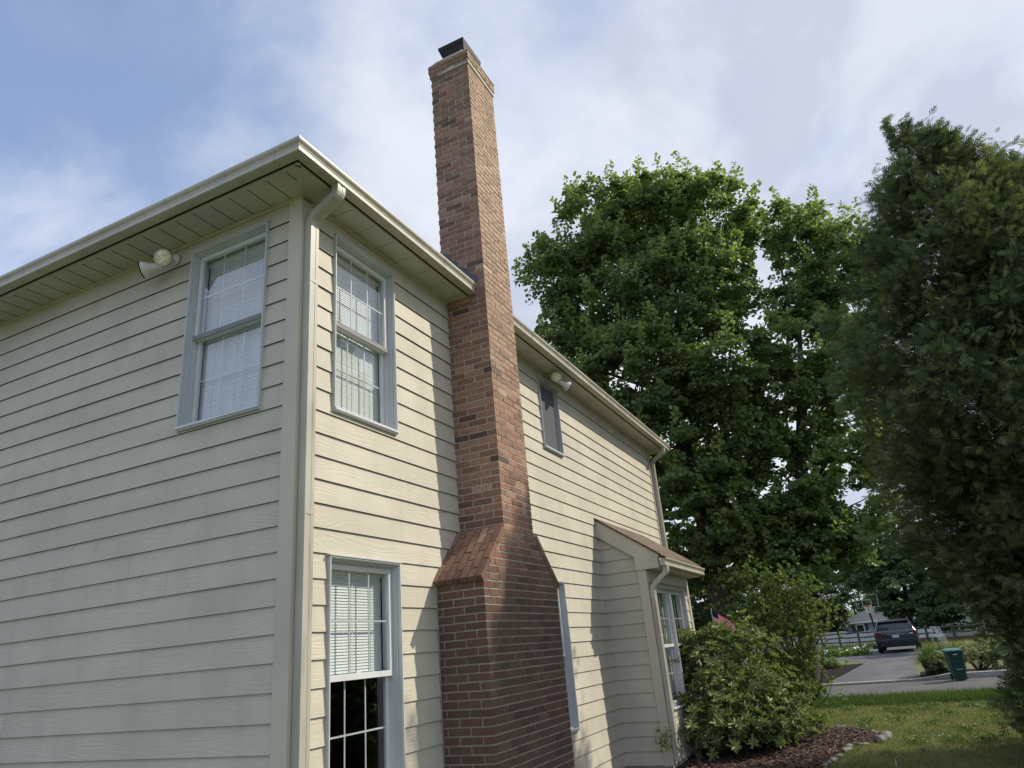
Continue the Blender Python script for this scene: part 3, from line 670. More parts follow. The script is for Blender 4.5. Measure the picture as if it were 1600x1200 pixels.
top = [(x, 19.42 if x < -20 else 19.55-.06*x*0-.0, .006) for x in X]; bot = [(x, 14.95, .006) for x in X]
mb.add(bot+top, [(i, i+1, len(X)+i+1, len(X)+i) for i in range(len(X)-1)])
tag(mb.build('road', M['road']), kind='structure')
# kerb: low along the driveway mouth, full height to the right
mb = MB(); P = [(-60, .12), (1.0, .08), (1.8, .065), (4.0, .065), (4.3, .09), (4.8, .15), (60, .15)]; vs = []
for x, h in P: vs += [(x, 19.54, -.05), (x, 19.54, h-.01), (x, 19.56, h), (x, 19.70, h), (x, 19.70, -.05)]
mb.add(vs, [(i*5+k, i*5+k+1, (i+1)*5+k+1, (i+1)*5+k) for i in range(len(P)-1) for k in range(4)])
tag(mb.build('kerb', M['concrete']), kind='structure')
mb = MB(); dl = [(1.75, 19.701), (2.1, 24), (2.54, 29.5), (2.2, 32.5), (.7, 35.5), (.5, 38), (1.9, 40.5), (2.7, 43), (2.9, 47)]; dr = [(4.1, 19.701), (4.2, 24), (4.35, 29.5), (4.6, 32.5), (5.0, 35.5), (5.2, 38), (5.3, 40.5), (5.4, 43), (5.5, 47)]
mb.add([(x, y, .056) for x, y in dl]+[(x, y, .056) for x, y in dr], [(i, len(dl)+i, len(dl)+i+1, i+1) for i in range(len(dl)-1)])
tag(mb.build('driveway', M['drive']), kind='structure')
mb = MB(); pl = [(-1.8, 19.701), (-2, 23), (-.4, 27), (1.2, 29.8), (2.52, 29.9)]; pr = [(1.74, 19.701), (1.85, 21.5), (2.09, 24), (2.34, 27), (2.53, 29.5)]
mb.add([(x, y, .062) for x, y in pl]+[(x, y, .062) for x, y in pr], [(i, len(pl)+i, len(pl)+i+1, i+1) for i in range(len(pl)-1)])
mb.add([(4.12, 19.701, .062), (7.5, 19.701, .062), (7.2, 22.3, .062), (4.25, 22.5, .062)], [(0, 1, 2, 3)])
tag(mb.build('far_mulch_bed', M['mulchdark']), kind='structure')

EDGE = [(2.46, 5.2), (2.47, 6.0), (2.50, 6.74), (2.59, 7.36), (2.72, 8.10), (3.04, 8.40), (3.17, 8.85), (3.15, 9.15), (2.95, 9.63), (2.66, 10.10), (2.30, 10.28), (1.6, 10.9), (.7, 11.2)]
mb = MB(); poly = EDGE+[(-.01, 11.2), (-.01, 5.2)]; c = (1.3, 8.3, .03)
mb.add([c]+[(x, y, .012) for x, y in poly], [(0, i+1, (i+1) % len(poly)+1) for i in range(len(poly))])
tag(mb.build('mulch_bed', M['mulch']), kind='structure')
def inside(x, y, poly):
    r = False; j = len(poly)-1
    for i in range(len(poly)):
        if (poly[i][1] > y) != (poly[j][1] > y) and x < (poly[j][0]-poly[i][0])*(y-poly[i][1])/(poly[j][1]-poly[i][1])+poly[i][0]: r = not r
        j = i
    return r
mb = MB()
for _ in range(16000):
    x, y = rng.uniform(.7, 3.2), rng.uniform(5.6, 11.0)
    if not inside(x, y, poly): continue
    a = rng.uniform(0, 6.28); l, w_ = rng.uniform(.012, .035), rng.uniform(.006, .014); z = .02+rng.uniform(0, .02); tl = rng.uniform(-.35, .35)
    d = Vector((math.cos(a), math.sin(a), tl)); s = Vector((-math.sin(a), math.cos(a), rng.uniform(-.4, .4))); p = Vector((x, y, z)); mb.ct = float(rng.uniform(0, 1)**1.5)
    mb.add([p-d*l-s*w_, p+d*l-s*w_*.6, p+d*l*.9+s*w_, p-d*l*.8+s*w_*.9], [(0, 1, 2, 3)])
tag(mb.build('bark_mulch', M['chip']), 'brown shredded bark chips covering the bed beside the house', 'mulch', kind='stuff')

# edging stones
def stone_fn(nt, b):
    co = objco(nt); LK(nt, mixc(nt, ramp(nt, noise(nt, co, 9, 5), .35, .7), (.13, .125, .11), (.30, .285, .255)), b.inputs['Base Color']); bump(nt, b, noise(nt, co, 25, 4), .6, .01)
M['stone'] = mat('field stone', (.35, .33, .3), .9, .2, stone_fn)
def stone(x, y, r, h, ang, label):
    k = 11; vs = []; rd = [r*rng.uniform(.62, 1.2) for _ in range(k)]
    for lv, (f, zf) in enumerate(((1.0, 0), (1.05, .5), (.82, .9), (.35, 1.0))):
        for i in range(k):
            a = 2*math.pi*i/k; px, py = math.cos(a)*rd[i]*f*1.45, math.sin(a)*rd[i]*f*.8
            vs.append((px*math.cos(ang)-py*math.sin(ang), px*math.sin(ang)+py*math.cos(ang), h*zf+rng.uniform(-.006, .006)-.01))
    mb = MB(); mb.add(vs, [(l*k+i, l*k+(i+1) % k, (l+1)*k+(i+1) % k, (l+1)*k+i) for l in range(3) for i in range(k)]+[tuple(range(3*k, 4*k)), tuple(range(k))[::-1]])
    o = mb.build('edging_stone', M['stone'], smooth=True); o.location = (x, y, .005); tag(o, label, 'stone', 'stones edging the mulch bed')
pts = [Vector((x, y, 0)) for x, y in EDGE[1:-2]]; acc = 0; i = 0
def along(s):
    for a, b in zip(pts[:-1], pts[1:]):
        l = (b-a).length
        if s <= l: return a+(b-a)*(s/l), math.atan2((b-a).y, (b-a).x)
        s -= l
    return pts[-1], 0
tot = sum((b-a).length for a, b in zip(pts[:-1], pts[1:])); s_ = .1
while s_ < tot:
    p, a = along(s_); tip = 8.35 < p.y < 9.3
    r = rng.uniform(.085, .12) if tip else rng.uniform(.04, .085)
    lab = 'large pale flat stone stacked at the rounded tip of the mulch bed' if tip else ('small grey stone half sunk in grass along the near edge of the mulch bed' if p.y < 8.35 else 'small grey stone along the far edge of the mulch bed')
    si = globals().get('si', 0)+1; ordn = ['first', 'second', 'third', 'fourth', 'fifth', 'sixth', 'seventh', 'eighth', 'ninth', 'tenth', 'eleventh', 'twelfth', 'thirteenth', 'fourteenth', 'fifteenth', 'sixteenth', 'seventeenth', 'eighteenth', 'nineteenth', 'twentieth']
    q_ = 'near' if p.y < 8.35 else ('tip' if tip else 'far'); cnt = globals().setdefault('cnt', {}); cnt[q_] = cnt.get(q_, 0)+1; o_ = ordn[min(19, cnt[q_]-1)]
    lab = {'near': o_+' small stone, from the bottom, along the near edge of the bed', 'tip': o_+' large pale stone, from the near side, at the bed\'s rounded tip', 'far': o_+' small grey stone past the tip, along the far edge of the bed'}[q_]
    stone(p.x+rng.uniform(-.02, .02), p.y+rng.uniform(-.02, .02), r, rng.uniform(.06, .10) if tip else rng.uniform(.03, .055), a+rng.uniform(-.3, .3), lab)
    s_ += r*2.9+ (0 if tip else rng.uniform(0, .12))

# ================================================================= FOLIAGE
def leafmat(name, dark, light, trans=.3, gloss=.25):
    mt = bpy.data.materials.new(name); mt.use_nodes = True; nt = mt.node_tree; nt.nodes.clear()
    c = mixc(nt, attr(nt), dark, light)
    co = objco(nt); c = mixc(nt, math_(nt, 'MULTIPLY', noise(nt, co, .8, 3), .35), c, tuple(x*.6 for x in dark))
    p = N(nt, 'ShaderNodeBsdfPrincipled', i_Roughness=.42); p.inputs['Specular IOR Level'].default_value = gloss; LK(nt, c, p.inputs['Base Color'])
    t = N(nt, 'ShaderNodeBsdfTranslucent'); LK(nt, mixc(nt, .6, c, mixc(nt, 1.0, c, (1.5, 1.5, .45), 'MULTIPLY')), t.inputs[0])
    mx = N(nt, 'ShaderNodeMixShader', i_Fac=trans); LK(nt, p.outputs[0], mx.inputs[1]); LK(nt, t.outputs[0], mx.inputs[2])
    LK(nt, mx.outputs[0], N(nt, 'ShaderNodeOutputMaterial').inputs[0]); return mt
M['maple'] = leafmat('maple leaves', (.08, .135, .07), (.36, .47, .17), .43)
M['bgleaf'] = leafmat('background leaves', (.11, .165, .10), (.22, .31, .15), .4)
M['evleaf'] = leafmat('dark evergreen foliage', (.025, .045, .022), (.055, .085, .035), .2)
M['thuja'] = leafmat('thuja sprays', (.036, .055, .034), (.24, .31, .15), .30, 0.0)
M['rhodo'] = leafmat('rhododendron leaves', (.085, .13, .055), (.31, .38, .14), .25, .2)
M['crape'] = leafmat('small leaves', (.08, .135, .05), (.25, .34, .12), .38, .15)
M['lime'] = leafmat('bright green leaves', (.07, .13, .02), (.17, .26, .05), .3)
M['varieg'] = leafmat('variegated leaves', (.16, .22, .08), (.50, .52, .28), .25)
M['blade'] = leafmat('grass blades', (.10, .14, .045), (.34, .34, .16), .38, .15)
M['tallgrass'] = leafmat('tall grass', (.05, .10, .028), (.12, .19, .055), .35, .2)
M['petal'] = mat('white petals', (.8, .8, .75), .6, .3)
def bark_fn(nt, b):
    co = objco(nt); h = noise(nt, mapping(nt, co, (1, 1, .25)), 18, 5, .65); LK(nt, mixc(nt, h, (.045, .035, .028), (.13, .11, .09)), b.inputs['Base Color']); bump(nt, b, h, .8, .03)
M['bark'] = mat('bark', (.09, .07, .06), .95, .1, bark_fn)

def unit(a): return a/np.maximum(np.linalg.norm(a, axis=-1, keepdims=True), 1e-9)
def randdir(n): return unit(rng.normal(size=(n, 3)))
T_LEAF = (np.array([(0,0,0),(.35,.5,.10),(.78,.36,.06),(1,0,-.08),(.78,-.36,.06),(.35,-.5,.10)]), [(0,1,2,3),(0,3,4,5)])
T_MAPLE = (np.array([(0,0,0),(.1,.45,.05),(.45,.28,.02),(.55,.62,.06),(.72,.2,0),(1.0,0,-.08),(.72,-.2,0),(.55,-.62,.06),(.45,-.28,.02),(.1,-.45,.05)]), [(0,1,2,3),(0,3,4,5),(0,5,6,7),(0,7,8,9)])
T_QUAD = (np.array([(0,0,0),(.5,.5,.08),(1,0,-.05),(.5,-.5,.08)]), [(0,1,2,3)])
T_BLADE = (np.array([(0,.5,0),(.55,.35,.02),(1,0,.10),(.55,-.35,.02)]), [(0,1,2,3)])
def mk_spray():
    v = []; f = []
    def bl(p, q, w):
        p, q = np.array(p, float), np.array(q, float); d = q-p; s = np.array([-d[1], d[0], 0])/np.linalg.norm(d)*w; o = len(v)
        v.extend([p, (p+q)/2+s, q, (p+q)/2-s]); f.append((o, o+1, o+2, o+3))
    bl((0, 0, 0), (1, 0, -.10), .05)
    for t, l, a in ((.05, .62, .62), (.30, .50, .58), (.55, .34, .52)):
        for g in (-1, 1): bl((t, 0, -.02), (t+l*math.cos(a), g*l*math.sin(a), -.08), .045)
    return np.array(v), f
T_SPRAY = mk_spray()
def leaves(name, P, D, Nn, L, Wd, tmpl, mt, tint, parent=None):
    tv, tf = tmpl; n = len(P); D = unit(D); B = unit(np.cross(Nn, D)); Nn = np.cross(D, B)
    L = np.broadcast_to(np.asarray(L, float), (n,)); Wd = np.broadcast_to(np.asarray(Wd, float), (n,))
    V = P[:, None, :] + D[:, None, :]*(tv[None, :, 0:1]*L[:, None, None]) + B[:, None, :]*(tv[None, :, 1:2]*Wd[:, None, None]) + Nn[:, None, :]*(tv[None, :, 2:3]*L[:, None, None])
    k = len(tv); tfa = np.array(tf); nf = len(tf); fs = (tfa[None]+(np.arange(n)*k)[:, None, None]).reshape(-1)
    me = bpy.data.meshes.new(name); me.vertices.add(n*k); me.vertices.foreach_set('co', V.reshape(-1).astype(np.float32))
    me.loops.add(len(fs)); me.loops.foreach_set('vertex_index', fs.astype(np.int32))
    me.polygons.add(n*nf); me.polygons.foreach_set('loop_start', (np.arange(n*nf)*4).astype(np.int32)); me.polygons.foreach_set('loop_total', np.full(n*nf, 4, np.int32))
    me.update(calc_edges=True); me.materials.append(mt)
    at = me.attributes.new('tint', 'FLOAT', 'FACE'); at.data.foreach_set('value', np.repeat(np.clip(tint, 0, 1), nf).astype(np.float32))
    o = bpy.data.objects.new(name, me); COL.objects.link(o)
    if parent is not None: o.parent = parent
    return o
def limb(mb, a, b, r0, r1, bend=.12, n=6, sides=7):
    a, b = Vector(a), Vector(b); l = (b-a).length; o = Vector(randdir(1)[0])*l*bend; pts = []
    for i in range(n+1):
        t = i/n; pts.append(a.lerp(b, t)+o*math.sin(t*math.pi)+Vector((0, 0, -l*.06*math.sin(t*math.pi))))
    mb.tube(pts, [r0+(r1-r0)*i/n for i in range(n+1)], sides)
def tree(name, label, base, lobes, dens, crad, per, leaf, mt, trunk_r, group=None, tmpl=T_LEAF, top=None, sprig=0, flat=.65, wr=.9, shell=.5, cat='tree', trunk_top=None):
    base = np.array(base, float); root = thing(name, label, cat, tuple(base), 0, group)
    mb = MB(); lob = [np.array(l, float) for l in lobes]
    for l in lob: l[:3] -= base
    zmax = max(l[2] for l in lob); ctr = np.mean([l[:3] for l in lob], axis=0)
    tt = np.array(trunk_top, float)-base if trunk_top is not None else np.array([ctr[0]*.8, ctr[1]*.8, zmax*.85])
    pts = [Vector((0, 0, -.1)), Vector((0, 0, .25)), Vector((tt[0]*.15+.05, tt[1]*.15, tt[2]*.25)), Vector((tt[0]*.45, tt[1]*.45, tt[2]*.5)), Vector((tt[0]*.75, tt[1]*.7, tt[2]*.75)), Vector(tt)]
    mb.tube(pts, [trunk_r*1.5, trunk_r*1.1, trunk_r*.92, trunk_r*.7, trunk_r*.42, trunk_r*.12], 10)
    C_, Rr, LB = [], [], []
    for l in lob:
        nc = max(3, int(dens*l[3]**2)); d = randdir(nc); rr = l[3]*(shell+(1-shell)*rng.random(nc)**.6)[:, None]
        C_.append(l[:3]+d*rr*np.array([1, 1, .95])); LB.append(np.repeat(l[None, :3], nc, 0)); Rr.append(crad*rng.uniform(.45, 1.55, nc))
        ft = min(.9, max(.18, (l[2]-l[3]*1.1)/tt[2])); j = 0
        zt_ = ft*tt[2]; sp = Vector((tt[0]*ft*.9, tt[1]*ft*.9, zt_)); limb(mb, sp, l[:3], trunk_r*.34*(1.15-ft*.6), trunk_r*.10)
        for c in C_[-1][:max(3, nc//5)]: limb(mb, l[:3], c, trunk_r*.08, .008, .15, 4, 5)
    mb.build('trunk', M['bark'], root, smooth=True)
    C_ = np.vstack(C_); Rr = np.concatenate(Rr); LB = np.vstack(LB); nc = len(C_)
    P = np.repeat(C_, per, 0); rr = np.repeat(Rr, per)[:, None]; d = randdir(nc*per); d[:, 2] = np.abs(d[:, 2])*.9-.25
    P = P + d*rr*(rng.random((nc*per, 1))**.45)*np.array([1, 1, flat]); out = unit(P-np.repeat(LB, per, 0))
    Nn = unit(out*.55+np.array([0, 0, .8])+rng.normal(size=P.shape)*.5); D = unit(d+out*.4+rng.normal(size=P.shape)*.6+np.array([0, 0, -.25]))
    L = leaf*rng.uniform(.65, 1.25, len(P)); ctint = np.repeat(rng.uniform(.05, .75, nc), per)
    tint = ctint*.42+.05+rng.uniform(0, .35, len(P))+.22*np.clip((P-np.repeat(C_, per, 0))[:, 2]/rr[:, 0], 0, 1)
    if sprig:
        sel = rng.choice(nc, min(nc, sprig), replace=False); SP, SD, SN = [], [], []
        for i in sel:
            o = unit((C_[i]-LB[i])[None])[0]; ax = unit((o*.6+np.array([0, 0, 1.1])+rng.normal(size=3)*.15)[None])[0]; ln = rng.uniform(.35, .95)*crad*2.1
            k = int(ln/leaf*7); t = rng.random(k)[:, None]; p = C_[i]+ax*(t*ln+Rr[i]*.3); dd = unit(rng.normal(size=(k, 3))+ax*.6); p = p+dd*(1-t)*.10
            SP.append(p+dd*.04); SD.append(dd); SN.append(unit(ax+rng.normal(size=(k, 3))*.5))
        SP = np.vstack(SP); P = np.vstack([P, SP]); D = np.vstack([D]+SD); Nn = np.vstack([Nn]+SN); L = np.concatenate([L, leaf*rng.uniform(.6, 1.1, len(SP))]); tint = np.concatenate([tint, rng.uniform(.4, 1, len(SP))])
    keep = P[:, 2]+base[2] > .03
    leaves('crown', P[keep], D[keep], Nn[keep], L[keep], L[keep]*wr, tmpl, mt, tint[keep], root)
    return root

mapleA = [(0.18,14.5,13.23,1.62),(-1.24,14,13.37,1.3),(1.61,14.3,12.48,1.4),(1.80,14.4,10.9,.9),(-2.5,13.6,11.84,1.17),(-1.07,13.6,10.75,1.8),(0.57,14,10.22,1.93),(-2.7,13.8,9.24,1.45),(-0.62,13.2,8.0,1.66),(1.15,13.4,7.96,1.45),(-1.78,14,6.68,1.38),(-0.02,13.5,6.04,1.6),(1.1,14.5,6.21,1.31),(0.3,13.5,4.23,1.22),(1.22,14.5,4.37,1.11),(-0.71,14.5,3.38,0.81),(0.68,14.5,3.2,0.78)]
mapleB = [(3.99,16,11.9,1.0),(3.5,15.8,12.6,.6),(4.9,15.8,11.2,.9),(4.48,15.5,10.45,1.04),(3.45,15.5,9.9,.9),(4.81,16,9.2,1.04),(3.49,15,8.07,1.33),(4.23,15.6,7.37,0.99),(2.6,15,6.87,1.24),(3.56,15.6,5.78,1.22),(2.24,14.8,5.05,1.19),(3.51,15.5,4.3,0.94),(2.5,15,3.61,0.93),(1.44,14.8,3.43,0.7),(3.13,15.2,3.24,0.54),(1.9,14.3,2.9,.75),(2.3,14.5,3.7,.8),(2.9,14.8,3.2,.6),(1.2,14,3.8,.8)]
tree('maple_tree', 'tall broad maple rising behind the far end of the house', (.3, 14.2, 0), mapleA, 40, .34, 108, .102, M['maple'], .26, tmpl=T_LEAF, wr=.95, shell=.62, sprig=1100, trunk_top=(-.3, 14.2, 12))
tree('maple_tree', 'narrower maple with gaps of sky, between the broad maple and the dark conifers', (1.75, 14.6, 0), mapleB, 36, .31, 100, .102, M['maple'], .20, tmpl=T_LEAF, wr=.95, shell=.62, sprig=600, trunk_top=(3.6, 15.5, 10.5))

def conifer(label, base, axis, prof, n, seed, size=.24):
    """axis: (z -> x,y) table, prof: (z, radius) table"""
    r_ = np.random.default_rng(seed); root = thing('arborvitae_tree', label, 'tree', base, 0, 'dark arborvitae at the right edge'); mb = MB(); b0 = np.array(base, float)
    az = np.array([a[0] for a in axis]); ax_ = np.array([a[1] for a in axis]); ay = np.array([a[2] for a in axis]); pz = np.array([p[0] for p in prof]); pr = np.array([p[1] for p in prof])
    zs = np.linspace(0, az[-1], 9); mb.tube([(np.interp(z, az, ax_)-b0[0], np.interp(z, az, ay)-b0[1], z) for z in zs], [max(.012, .16*(1-z/az[-1]*.95)) for z in zs], 9)
    nb = n//64; P, D, Nn, tt = [], [], [], []
    zg_ = np.linspace(0, pz[-1], 400); wz = np.interp(zg_, pz, pr)+.05; wz /= wz.sum()
    for i in range(nb):
        z = r_.choice(zg_, p=wz)+r_.uniform(-.01, .01); th = r_.uniform(0, 2*math.pi); R_ = np.interp(z, pz, pr)*r_.uniform(.66, 1.10)*(1+.13*math.sin(th*3+z*2.1)+.10*math.sin(th*5-z*3.3)); c = np.array([np.interp(z, az, ax_), np.interp(z, az, ay), z])
        out = np.array([math.cos(th), math.sin(th), 0]); rise = r_.uniform(.25, .75); ln = max(R_, .15)
        a = c+np.array([0, 0, -ln*rise*.8]); e = c+out*ln+np.array([0, 0, ln*.12]); 
        if a[2] < .05: a[2] = .05
        mb.tube([Vector(a-b0), Vector((a+e)/2-b0+np.array([0, 0, -.05*ln])), Vector(e-b0)], [.012, .006, .001], 4, False)
        bt = r_.uniform(0, .55); k = 64; t = r_.random(k)**.55; sd = np.array([-out[1], out[0], 0])
        p = a[None]+(e-a)[None]*(.35+.65*t[:, None])+sd[None]*(r_.normal(size=(k, 1))*.13*ln**.5)+np.array([0, 0, 1])*r_.normal(size=(k, 1))*.10
        d = out[None]*.8+np.array([0, 0, .25])[None]+sd[None]*r_.normal(size=(k, 1))*.55+r_.normal(size=(k, 3))*.30
        d[:, 2] += np.where(r_.random(k) < .35, -.7, .15)
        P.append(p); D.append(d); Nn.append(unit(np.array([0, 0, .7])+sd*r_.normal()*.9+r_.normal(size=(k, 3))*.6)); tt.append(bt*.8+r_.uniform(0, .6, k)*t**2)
    mb.build('trunk', M['bark'], root, smooth=True)
    P = np.vstack(P)-b0; D = np.vstack(D); Nn = np.vstack(Nn); tt = np.concatenate(tt); keep = P[:, 2] > .08
    P, D, Nn, tt = P[keep], D[keep], Nn[keep], tt[keep]; L = size*r_.uniform(.6, 1.3, len(P))
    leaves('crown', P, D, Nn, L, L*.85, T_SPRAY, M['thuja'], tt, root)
AX1 = [(0, 5.75, 6.9), (3, 5.65, 6.9), (5, 5.6, 6.95), (6.5, 5.6, 7.0), (7.6, 5.74, 7.0), (8.7, 5.48, 7.0)]
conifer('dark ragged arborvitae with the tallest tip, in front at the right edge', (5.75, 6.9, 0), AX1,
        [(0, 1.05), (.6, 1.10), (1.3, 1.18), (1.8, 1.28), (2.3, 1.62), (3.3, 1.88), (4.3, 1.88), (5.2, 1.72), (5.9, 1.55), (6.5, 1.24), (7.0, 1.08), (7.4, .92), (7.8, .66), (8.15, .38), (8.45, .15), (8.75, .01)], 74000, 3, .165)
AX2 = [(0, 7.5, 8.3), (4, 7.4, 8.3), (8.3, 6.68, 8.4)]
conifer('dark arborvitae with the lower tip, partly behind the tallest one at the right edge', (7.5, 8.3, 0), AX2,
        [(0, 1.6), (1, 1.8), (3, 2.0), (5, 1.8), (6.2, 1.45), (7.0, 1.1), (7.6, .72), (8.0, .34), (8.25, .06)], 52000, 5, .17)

def bush(name, label, base, lobes, whorls, per, L, W_, mt, cat='shrub', group=None, stems=26, tmpl=T_LEAF, splay=.9, loose=.12):
    base = np.array(base, float); root = thing(name, label, cat, tuple(base), 0, group); mb = MB(); P, D, Nn, tt = [], [], [], []
    lob = [np.array(l, float) for l in lobes]; wts = np.array([l[3]**2 for l in lob]); wts /= wts.sum()
    for i in range(whorls):
        l = lob[rng.choice(len(lob), p=wts)]; d = randdir(1)[0]; 
        if d[2] < -.3: d[2] *= -.5
        c = l[:3]+unit(d[None])[0]*l[3]*((.35+.85*rng.random()**.8) if rng.random() > loose else rng.uniform(1.15, 1.75)*.26/max(l[3], .26)+.55)-base
        if c[2]+base[2] < .04: continue
        ax = unit((unit(d[None])[0]+np.array([0, 0, .9])+rng.normal(size=3)*.3)[None])[0]
        u = unit(np.cross(ax, rng.normal(size=3))[None])[0]; v = np.cross(ax, u); t0 = rng.uniform(0, .6)
        for j in range(per):
            th = 2*math.pi*j/per*1.0+rng.uniform(-.3, .3); dd = u*math.cos(th)+v*math.sin(th)+ax*rng.uniform(.05, splay)
            P.append(c+ax*rng.uniform(-.02, .02)); D.append(dd); Nn.append(ax+rng.normal(size=3)*.25); tt.append(t0+rng.uniform(0, .4))
        if i < stems*6: mb.tube([Vector(c), Vector(c-ax*L*2)], [.003, .004], 4, False)
        if i < stems: limb(mb, (c[0]*.15, c[1]*.15, 0), c, .016, .004, .15, 5, 5)
    mb.build('stems', M['bark'], root)
    P = np.array(P); LL = L*rng.uniform(.7, 1.2, len(P)); leaves('foliage', P, np.array(D), unit(np.array(Nn)), LL, LL*W_, tmpl, mt, np.array(tt), root); return root
rhodo = [(.62,8.2,1.42,.24),(.75,8.1,.9,.25),(1.02,8.4,1.50,0.27),(1.33,8.6,1.32,0.42),(1.05,7.3,.35,.48),(1.5,7.5,.25,.42),(.78,7.4,.6,.28),(1.75,8,.3,.4),(.5,8.25,1.55,.16),(0.95,8,1.1,0.40),(1.47,8.3,0.86,0.54),(1.25,7.8,0.45,0.60),(1.66,8.4,0.49,0.48),(1.84,8.6,0.25,0.38),(1.52,8,0.2,0.46),(0.85,8.2,1.40,0.22),(1.15,7.6,0.1,0.5)]
rh = bush('rhododendron_bush', 'large leathery-leaved rhododendron in front of the bay window', (1.3, 8.2, .02), rhodo, 1250, 9, .108, .30, M['rhodo'], stems=60, loose=.22)
mb = MB(); mb.tube([(0, -.6, .35), (-.35, -1.3, .42), (-.62, -1.75, .40)], [.008, .006, .003], 5); mb.build('side_branch', M['bark'], rh)
crape = [(0.95,12,2.60,0.40),(1.49,12,2.48,0.52),(2.04,12.3,2.2,0.55),(2.4,12.5,1.77,0.42),(1.44,12,1.67,0.60),(1.99,12,1.38,0.60),(0.96,11.6,2.0,0.42),(1.51,12,0.95,0.45),(1.98,12,0.85,0.35),(1.75,12,.45,.45),(1.4,11.8,.4,.4),(2.05,12.2,.35,.3)]
cr_ = bush('small_leaved_shrub', 'tall loose small-leaved shrub with upright arching twigs behind the rhododendron', (1.6, 12, .0), [(a,b,c,d*.88) for a,b,c,d in crape], 1500, 8, .06, .5, M['crape'], stems=34, splay=1.6, loose=.2)
# arching shoots sticking out of the tall shrub
P, D, Nn, tt = [], [], [], []; mb = MB()
for i in range(120):
    a = rng.uniform(0, 6.28); c = np.array([rng.normal()*.42, rng.normal()*.3, 1.9+rng.uniform(-1.1, .3)]); o = np.array([math.cos(a)*.5+.12, math.sin(a)*.3, rng.uniform(.45, 1.0)])
    ln = rng.uniform(.4, 1.0); pts = [c+o*t*ln+np.array([0, 0, -.25*t*t*ln]) for t in np.linspace(0, 1, 7)]; mb.tube([Vector(p) for p in pts], [.006-.0007*j for j in range(7)], 4, False)
    for t in rng.random(40)*6:
        j = min(5, int(t)); p = pts[j]+(pts[j+1]-pts[j])*(t-j); P.append(p); dd = unit((rng.normal(size=3)+unit(o[None])[0]*.8)[None])[0]; D.append(dd); Nn.append(np.array([0, 0, 1])+rng.normal(size=3)*.5); tt.append(rng.uniform(.4, 1))
leaves('shoot_leaves', np.array(P), np.array(D), unit(np.array(Nn)), .055, .026, T_LEAF, M['crape'], np.array(tt), cr_); mb.build('shoots', M['bark'], cr_)
bush('low_shrub', 'low rounded bright green shrub at the lawn side of the mulch bed', (2.1, 9.4, .01), [(2.1, 9.4, .16, .26), (1.92, 9.6, .28, .24), (1.75, 9.2, .2, .3)], 420, 7, .045, .55, M['lime'], stems=20)
bush('low_shrub', 'low dark leafy shrub between the rhododendron and the bright green one', (1.85, 8.9, .01), [(1.8, 8.9, .2, .3), (1.95, 8.6, .12, .22)], 330, 7, .05, .5, M['rhodo'], stems=20)
# the sprig that pokes out past the bay's corner
P = []; D = []; c = np.array([.60, 6.30, .42]); root = thing('rhododendron_sprig', 'single leafy shoot sticking out in front of the shaded side of the bay', 'plant', (.95, 6.7, .0)); b0 = np.array([.95, 6.7, 0])
mb = MB(); mb.tube([(0, 0, 0), (-.05, -.08, .2), (-.2, -.25, .38), (-.36, -.42, .45)], [.007, .006, .005, .003], 5); mb.build('stem', M['bark'], root)
for j in range(34):
    cc = c+rng.normal(size=3)*np.array([.06, .04, .07]); P.append(cc-b0); D.append(rng.normal(size=3)*np.array([1, .6, 1])+np.array([0, 0, -.3]))
leaves('foliage', np.array(P), np.array(D), unit(rng.normal(size=(34, 3))+np.array([0, 0, 1])), .09, .032, T_LEAF, M['rhodo'], rng.uniform(.2, .8, 34), root)

# background trees
tree('background_tree', 'wide green tree behind the basketball hoop and the car', (5.3, 58, 0), [(5.88,58,6.47,2.9),(4.03,57,6.1,2.1),(7.03,57,4.4,2.5),(5.08,56,3.5,2.0),(3.3,58,4.6,1.4),(7.58,56,2.2,1.6),(7.81,60,6.87,1.9),(9.5,58,5,2.4),(11.5,60,5,2.8),(5.0,56,2.5,1.4),(4.3,56.5,3.0,.8),(6.2,56,2.1,1.3),(7.3,55,1.7,1.1),(2.6,58,5.4,1.0)], 10.0, .55, 120, .20, M['bgleaf'], .28, tmpl=T_LEAF)
for i, (lab, b, lb) in enumerate([
  ('dark evergreen left of the blue grey house', (-1.7, 84, -1.25), [(-0.9,82,4.0,2.2),(-1.72,82,2.4,2.3),(-0.5,81,1.8,1.6),(-3.25,85,4.1,2.5),(-5.12,85,4.8,2.9),(-4,85,1.6,2.6)]),
  ('dark evergreen clump far behind the tall shrub', (-7.5, 60, 0), [(-7,60,4,3),(-4.5,61,2.6,2.4),(-10,60,5,3.5),(-13,62,5,4)]),
  ('shaded trees across the road behind the house corner', (-2.6, 31, .05), [(-3.19,30,4.3,2.3),(-1.5,32,4.05,2.0),(-4.16,30,2.04,1.8),(-2.3,30,2.2,1.7),(-1.2,33,2.4,1.4),(-6,31,4.5,2.6),(-1.0,31,5.6,1.4)])]):
    tree('evergreen_tree', lab, b, lb, 5.5, .6, 90, .26 if i < 2 else .16, M['evleaf'], .2, tmpl=T_LEAF)
